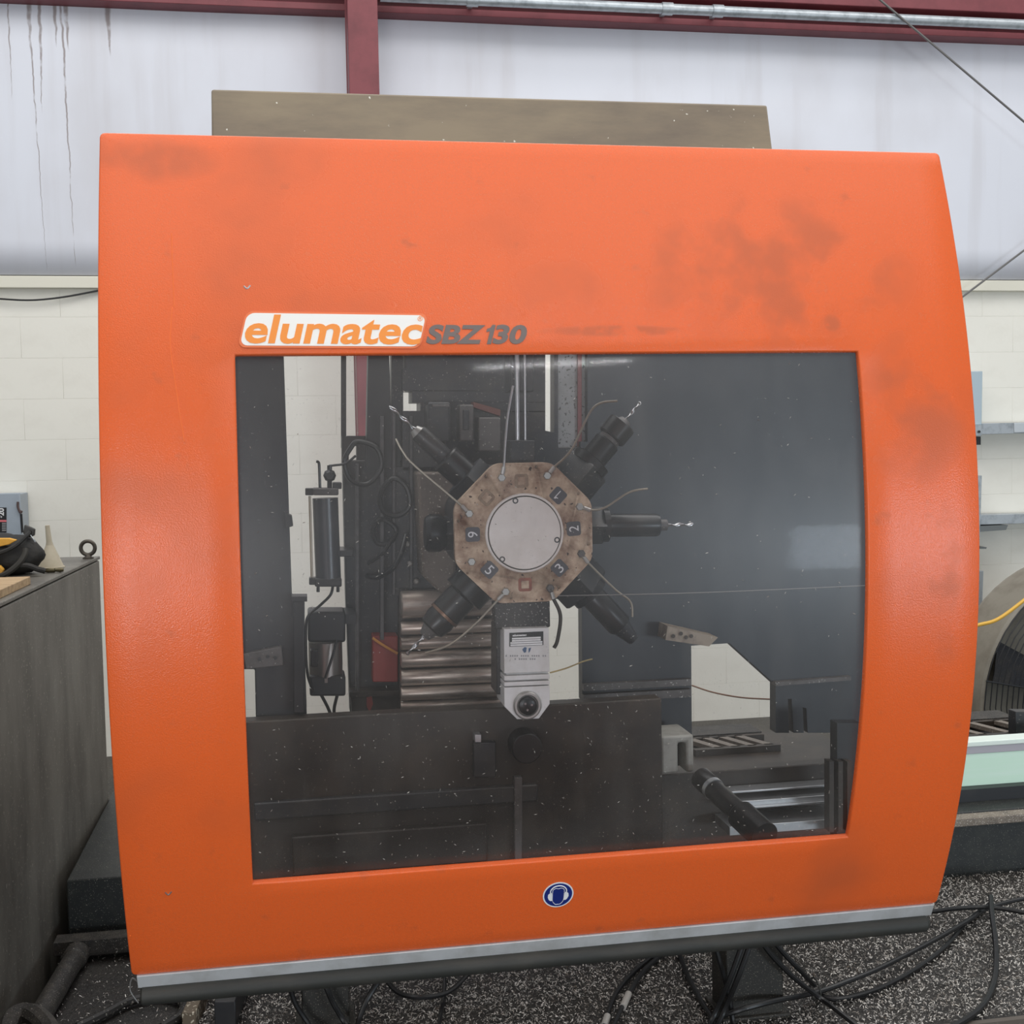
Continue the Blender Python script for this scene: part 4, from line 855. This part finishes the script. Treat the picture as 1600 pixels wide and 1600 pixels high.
for k in range(3):
    a = k*2.094+0.4; e = math.cos(a)*gt+math.sin(a)*gu; s = np.cross(fdir, e)
    MB().add([fb0+fdir*0.14+e*0.05-s*0.03, fb0+fdir*0.18+e*0.05+s*0.03, fb0+fdir*0.20+e*Rf*0.82+s*0.12, fb0+fdir*0.12+e*Rf*0.82-s*0.08, fb0+fdir*0.146+e*0.05-s*0.03, fb0+fdir*0.186+e*0.05+s*0.03, fb0+fdir*0.206+e*Rf*0.82+s*0.12, fb0+fdir*0.126+e*Rf*0.82-s*0.08], [(0,1,2,3),(7,6,5,4),(0,4,5,1),(1,5,6,2),(2,6,7,3),(3,7,4,0)]).build('blade', M_dark, fan)
for s in (-1, 1):
    MB().tube([fb0+fdir*0.1+gt*s*Rf*0.7+V3((0, 0, -Rf*0.6)), np.array([*(fb0+fdir*0.1+gt*s*Rf*0.8)[:2], FLOOR+0.03]), np.array([*(fb0+fdir*0.35+gt*s*Rf*0.8)[:2], FLOOR+0.03])], 0.02, 8, 3).build('stand_leg', M_black, fan)
rod('air_line', [at(1420, 985, 2.9), at(1490, 985, 2.9), at(1531, 976, 2.9), at(1560, 967, 2.9), at(1600, 938, 2.9), at(1640, 905, 2.9)], 0.008, mat('yellow_hose', (226, 176, 70), 0.45), 'yellow air line hanging in front of the grey drum fan', 'hose')

# ================================================================== LOWER: chip tray, posts, cables
tf = at_z(1600, 1590, TRAY)[1]
tray = thing('chip_tray', (1.3, (tf+1.0)/2, FLOOR), 'shallow steel tray in front of the machine bed, full of chips', 'tray')
M_trayfloor = mat('chip_bed', (46, 43, 40), 0.6, c2=(30, 29, 29), scale=9, speck=(110, 106, 100), speck_scale=380, speck_amt=0.06, bump=1.0, bscale=150)
MB().box((-0.30, tf, TRAY-0.02), (3.6, 1.0, TRAY)).build('tray_floor', M_trayfloor, tray)
MB().box((-0.30, tf-0.012, TRAY-0.08), (3.6, tf+0.002, TRAY+0.004)).build('tray_lip', mat('tray_lip', (92, 84, 76), 0.5), tray)
MB().box((-0.29, tf+0.06, FLOOR), (3.5, 1.0, TRAY-0.02)).build('tray_plinth', M_black, tray)
# loose chips: small curled flakes
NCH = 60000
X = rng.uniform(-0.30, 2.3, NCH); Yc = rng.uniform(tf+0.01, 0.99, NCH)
keep = (X > 0.05) | (rng.uniform(0, 1, NCH) < 0.12); X, Yc = X[keep], Yc[keep]; n = len(X)  # chips thinned at the left end, standing in for the shadow there
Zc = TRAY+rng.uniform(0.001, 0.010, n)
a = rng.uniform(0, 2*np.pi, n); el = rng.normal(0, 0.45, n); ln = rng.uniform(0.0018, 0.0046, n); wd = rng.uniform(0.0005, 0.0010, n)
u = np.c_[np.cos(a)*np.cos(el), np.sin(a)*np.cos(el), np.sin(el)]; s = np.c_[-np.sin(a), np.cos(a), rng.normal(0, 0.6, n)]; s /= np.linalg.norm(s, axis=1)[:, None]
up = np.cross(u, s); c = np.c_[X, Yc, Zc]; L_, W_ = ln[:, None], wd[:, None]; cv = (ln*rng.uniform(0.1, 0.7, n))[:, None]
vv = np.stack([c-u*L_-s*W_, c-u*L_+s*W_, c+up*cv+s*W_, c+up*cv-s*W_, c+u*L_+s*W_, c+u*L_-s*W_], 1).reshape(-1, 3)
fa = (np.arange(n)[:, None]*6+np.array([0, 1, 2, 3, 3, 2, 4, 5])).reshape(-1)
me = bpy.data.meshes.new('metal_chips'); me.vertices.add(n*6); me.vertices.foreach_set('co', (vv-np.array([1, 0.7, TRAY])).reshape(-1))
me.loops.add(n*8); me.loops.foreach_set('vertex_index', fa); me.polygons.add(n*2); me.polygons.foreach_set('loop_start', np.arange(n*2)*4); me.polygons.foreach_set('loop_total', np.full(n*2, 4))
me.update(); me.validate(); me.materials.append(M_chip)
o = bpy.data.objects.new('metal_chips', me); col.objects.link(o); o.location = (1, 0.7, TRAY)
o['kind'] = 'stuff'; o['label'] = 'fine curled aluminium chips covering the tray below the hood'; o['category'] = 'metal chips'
# posts
def post(pxs, Y, t, label):
    (x0, y0), (x1, y1) = pxs; a, b = at(x0, y1, Y), at(x1, y0, Y)
    MB().box((a[0], Y, TRAY), (b[0], Y+t, -0.07)).box((a[0]-0.012, Y-0.012, TRAY), (b[0]+0.012, Y+t+0.012, TRAY+0.012)).build('support_post', mat('oily_post', (40, 39, 36), 0.5, c2=(54, 52, 47), scale=12, speck=(130, 124, 112), speck_scale=380, speck_amt=0.04), label=label, category='post', bevel=0.003)
post(((472, 1520), (545, 1600)), 0.485, 0.09, 'square dark support post covered in chips left of the sagging cable loop')
post(((1135, 1470), (1224, 1578)), 0.345, 0.09, 'square dark support post standing behind the tied cables')
a, b = at_z(296, 1602, TRAY), at_z(318, 1552, TRAY)
MB().obox((a+b)/2+V3((0.005, 0, 0.02)), (b-a)/np.linalg.norm(b-a), V3(np.cross((0, 0, 1), (b-a)/np.linalg.norm(b-a))), (0, 0, 1), 0.10, 0.014, 0.02).build('floor_strut', mat('dusty_strut', (104, 92, 76), 0.6, speck=(200, 190, 170), speck_scale=130, speck_amt=0.1), label='narrow dusty steel strut lying on the tray under the hood', category='strut', bevel=0.002)
a, b = at_z(352, 1602, TRAY), at_z(372, 1548, TRAY)
MB().obox((a+b)/2+V3((0.004, 0, 0.03)), (b-a)/np.linalg.norm(b-a), V3(np.cross((0, 0, 1), (b-a)/np.linalg.norm(b-a))), (0, 0, 1), 0.10, 0.022, 0.03).build('floor_strut', M_black, label='wide black steel strut lying on the tray under the hood', category='strut', bevel=0.002)
# drain pipe and hoses at lower left
a, b = at_z(40, 1625, TRAY+0.03), at_z(120, 1492, TRAY+0.03)
dp = thing('drain_pipe', at_z(80, 1560, TRAY), 'thick black drain pipe lying beside the foot of the cabinet', 'pipe')
dd = (b-a)/np.linalg.norm(b-a)
MB().lathe(a-dd*0.2, dd, [(0, 0.024), (np.linalg.norm(b-a)+0.17, 0.024), (np.linalg.norm(b-a)+0.175, 0.028), (np.linalg.norm(b-a)+0.21, 0.028)], 18).build('pipe', M_bed, dp)
rod('coolant_hose', [at_z(14, 1660, TRAY+0.08), at_z(10, 1618, TRAY+0.078), at_z(20, 1590, TRAY+0.084), at_z(46, 1583, TRAY+0.086), at_z(72, 1602, TRAY+0.086), at_z(92, 1640, TRAY+0.086), at_z(100, 1670, TRAY+0.086)], 0.02, M_bed, 'chip covered hose bend beside the thick black drain pipe', 'hose')
rod('coolant_hose', [at_z(120, 1606, TRAY+0.014), at_z(165, 1584, TRAY+0.014), at_z(205, 1564, TRAY+0.014), at_z(255, 1556, TRAY+0.014), at_z(286, 1567, TRAY+0.014), at_z(280, 1588, TRAY+0.014), at_z(252, 1606, TRAY+0.014)], 0.010, mat('dusty_black_hose', (40, 38, 36), 0.55, speck=(120, 116, 108), speck_scale=160, speck_amt=0.06), 'dusty black hose looped on the tray under the bumper end', 'hose')
def cable(pts, label, r=0.0055, lift=0.012):       # (x, y): on the tray; (x, y, 'z', lift): on the tray at its own height; (x, y, Y): hanging at depth Y
    P = [at_z(p[0], p[1], TRAY+lift) if len(p) == 2 else (at_z(p[0], p[1], TRAY+p[3]) if p[2] == 'z' else at(*p)) for p in pts]
    return rod('cable', P, r, M_cable, label, 'cable')
cable([(1030, 1487), (990, 1519), (961, 1555), (944, 1602), (934, 1640)], 'black cable with a grey sleeve low on the tray, outer of a pair', lift=0.014)
cable([(1047, 1481), (1006, 1517), (978, 1562), (958, 1604), (946, 1640)], 'black cable with a grey sleeve midway, inner of a pair', lift=0.014)
cable([(1056, 1474), (1073, 1521), (1092, 1558), (1114, 1594), (1130, 1625)], 'single black cable running straight from sleeved pair to the cable bundle', lift=0.011)
cable([(1112, 1460, 0.325), (1131, 1525, 0.321), (1139, 1558, 0.320), (1143, 1580, 0.317), (1146, 1606), (1148, 1640)], 'black cable passing straight under the crossing pair of cables', lift=0.011)
cable([(1178, 1458, 0.30), (1154, 1525, 0.292), (1127, 1589, 'z', 0.036), (1111, 1622, 'z', 0.036)], 'black cable crossing in front of the square post, upper of a pair')
cable([(1166, 1458, 0.30), (1141, 1528, 0.292), (1114, 1590, 'z', 0.036), (1098, 1622, 'z', 0.036)], 'black cable crossing in front of the square post, lower of a pair')
cable([(1180, 1458, 0.325), (1205, 1492, 0.324), (1240, 1527, 0.328), (1278, 1557, 'z', 0.036), (1302, 1574, 'z', 0.028), (1342, 1606, 'z', 0.014)], 'black cable running from behind the post through the cable tie')
cable([(1198, 1458, 0.325), (1226, 1491, 0.325), (1252, 1518, 0.335), (1272, 1539, 'z', 0.036)], 'short black cable running from the bumper to the cable tie')
cable([(1120, 1590), (1160, 1577, 0.302), (1210, 1564, 0.320), (1274, 1551), (1330, 1531), (1380, 1510), (1456, 1471), (1510, 1440), (1544, 1419), (1600, 1404), (1660, 1396)], 'long black cable running from crossing pair up to the hanging loop', lift=0.0235)
cable([(1274, 1553), (1310, 1561), (1370, 1546), (1428, 1516), (1476, 1480), (1510, 1441), (1546, 1413)], 'black cable sagging below the long cable towards the hanging loop', lift=0.010)
cable([(1400, 1432), (1460, 1424), (1500, 1419), (1548, 1418), (1600, 1426), (1650, 1436)], 'black cable running level from the bumper end past hanging loop', lift=0.0365)
cable([(1548, 1401, 'z', 0.060), (1550, 1430, 'z', 0.052), (1556, 1480, 'z', 0.030), (1554, 1530, 'z', 0.012), (1536, 1570, 'z', 0.012), (1500, 1598, 'z', 0.012), (1460, 1615, 'z', 0.012)], 'thick black cable curling down from the tie point on bed face', r=0.0065)
_c = at_z(1274, 1548, TRAY+0.029)
MB().tube([_c+V3((0, 0.027*math.cos(t), 0.026*math.sin(t))) for t in np.linspace(0, 2*math.pi, 13)[:-1]], 0.0022, 6, 3, closed=True).build('cable_tie', M_rubber, label='small tie binding the cables in front of square post', category='cable tie')
tq_ = at(1549, 1404, 0.985)
MB().tube([tq_+V3((0.016*math.cos(t)*0.5, -0.012, 0.022*math.sin(t))) for t in np.linspace(0, 2*math.pi, 13)[:-1]], 0.004, 8, 3, closed=True).build('cable_loop', M_rubber, label='grey rubber loop holding the cables at the bed face', category='cable tie')
cable([(450, 1526, 0.44), (460, 1565, 0.445), (482, 1600, 0.445), (500, 1630, 'z', 0.012)], 'thin black cable hanging over chips left of the left square post')
cable([(503, 1526, 0.45), (512, 1548, 0.447), (522, 1570, 0.448), (541, 1602, 0.44), (560, 1640, 'z', 0.012)], 'thin black cable hanging in front of the left square post')
cable([(602, 1518, 0.50), (574, 1561, 0.485), (560, 1597, 'z', 0.030), (556, 1630, 'z', 0.030)], 'black cable running off the start of sagging cable loop')
rod('cable', [at(594, 1518, 0.6), at(621, 1550, 0.55), at(659, 1558, 0.52), at(704, 1548, 0.55), at(745, 1506, 0.6)], 0.0055, M_cable, 'black cable loop sagging below the rubber bumper', 'cable')
cable([(694, 1506), (694, 1550), (686, 1600), (680, 1640)], 'black cable crossing behind the sagging cable loop', r=0.0045)
rod('cable', [at(816, 1492, 0.5), at(835, 1504, 0.5), at(852, 1506, 0.5), at(872, 1502, 0.5), at(895, 1486, 0.5)], 0.0025, M_cable, 'thin short wire sagging below the middle of bumper', 'wire')
for p, q, lab in (((973, 1574), (982, 1553), 'pale grey cable sleeve midway along the inner cable'), ((944, 1603), (949, 1588), 'pale grey cable sleeve low on the outer cable')):
    MB().cyl(at_z(*p, TRAY+0.014), at_z(*q, TRAY+0.014), 0.0075, seg=12).build('cable_sleeve', mat('pale_sleeve', (176, 172, 166), 0.5), label=lab, category='sleeve')

# ================================================================== lamp behind the photographer
LA, LB = V3((1.395, -5.194, 3.3)), V3((2.316, -4.959, 3.3)); ld_ = (LB-LA)/np.linalg.norm(LB-LA); ls_ = np.cross(ld_, (0, 0, 1)); lc_ = (LA+LB)/2; lh_ = np.linalg.norm(LB-LA)/2
lamp = thing('fluorescent_light_offscreen', lc_, 'white fluorescent tube light hanging high above the shop floor', 'lamp')
MB().obox(lc_+V3((0, 0, 0.055)), ld_, ls_, (0, 0, 1), lh_+0.05, 0.05, 0.025).build('housing', mat('lamp_white', (235, 235, 235), 0.4), lamp, bevel=0.004)
MB().cyl(LA, LB, 0.016, seg=12).build('tube', mat('lit_tube', (255, 255, 255), 0.4, emit=110.0), lamp)
for e in (-1, 1): MB().obox(lc_+ld_*e*(lh_+0.012)+V3((0, 0, 0.01)), ld_, ls_, (0, 0, 1), 0.014, 0.018, 0.03).build('lamp_socket', MATS['lamp_white'], lamp)
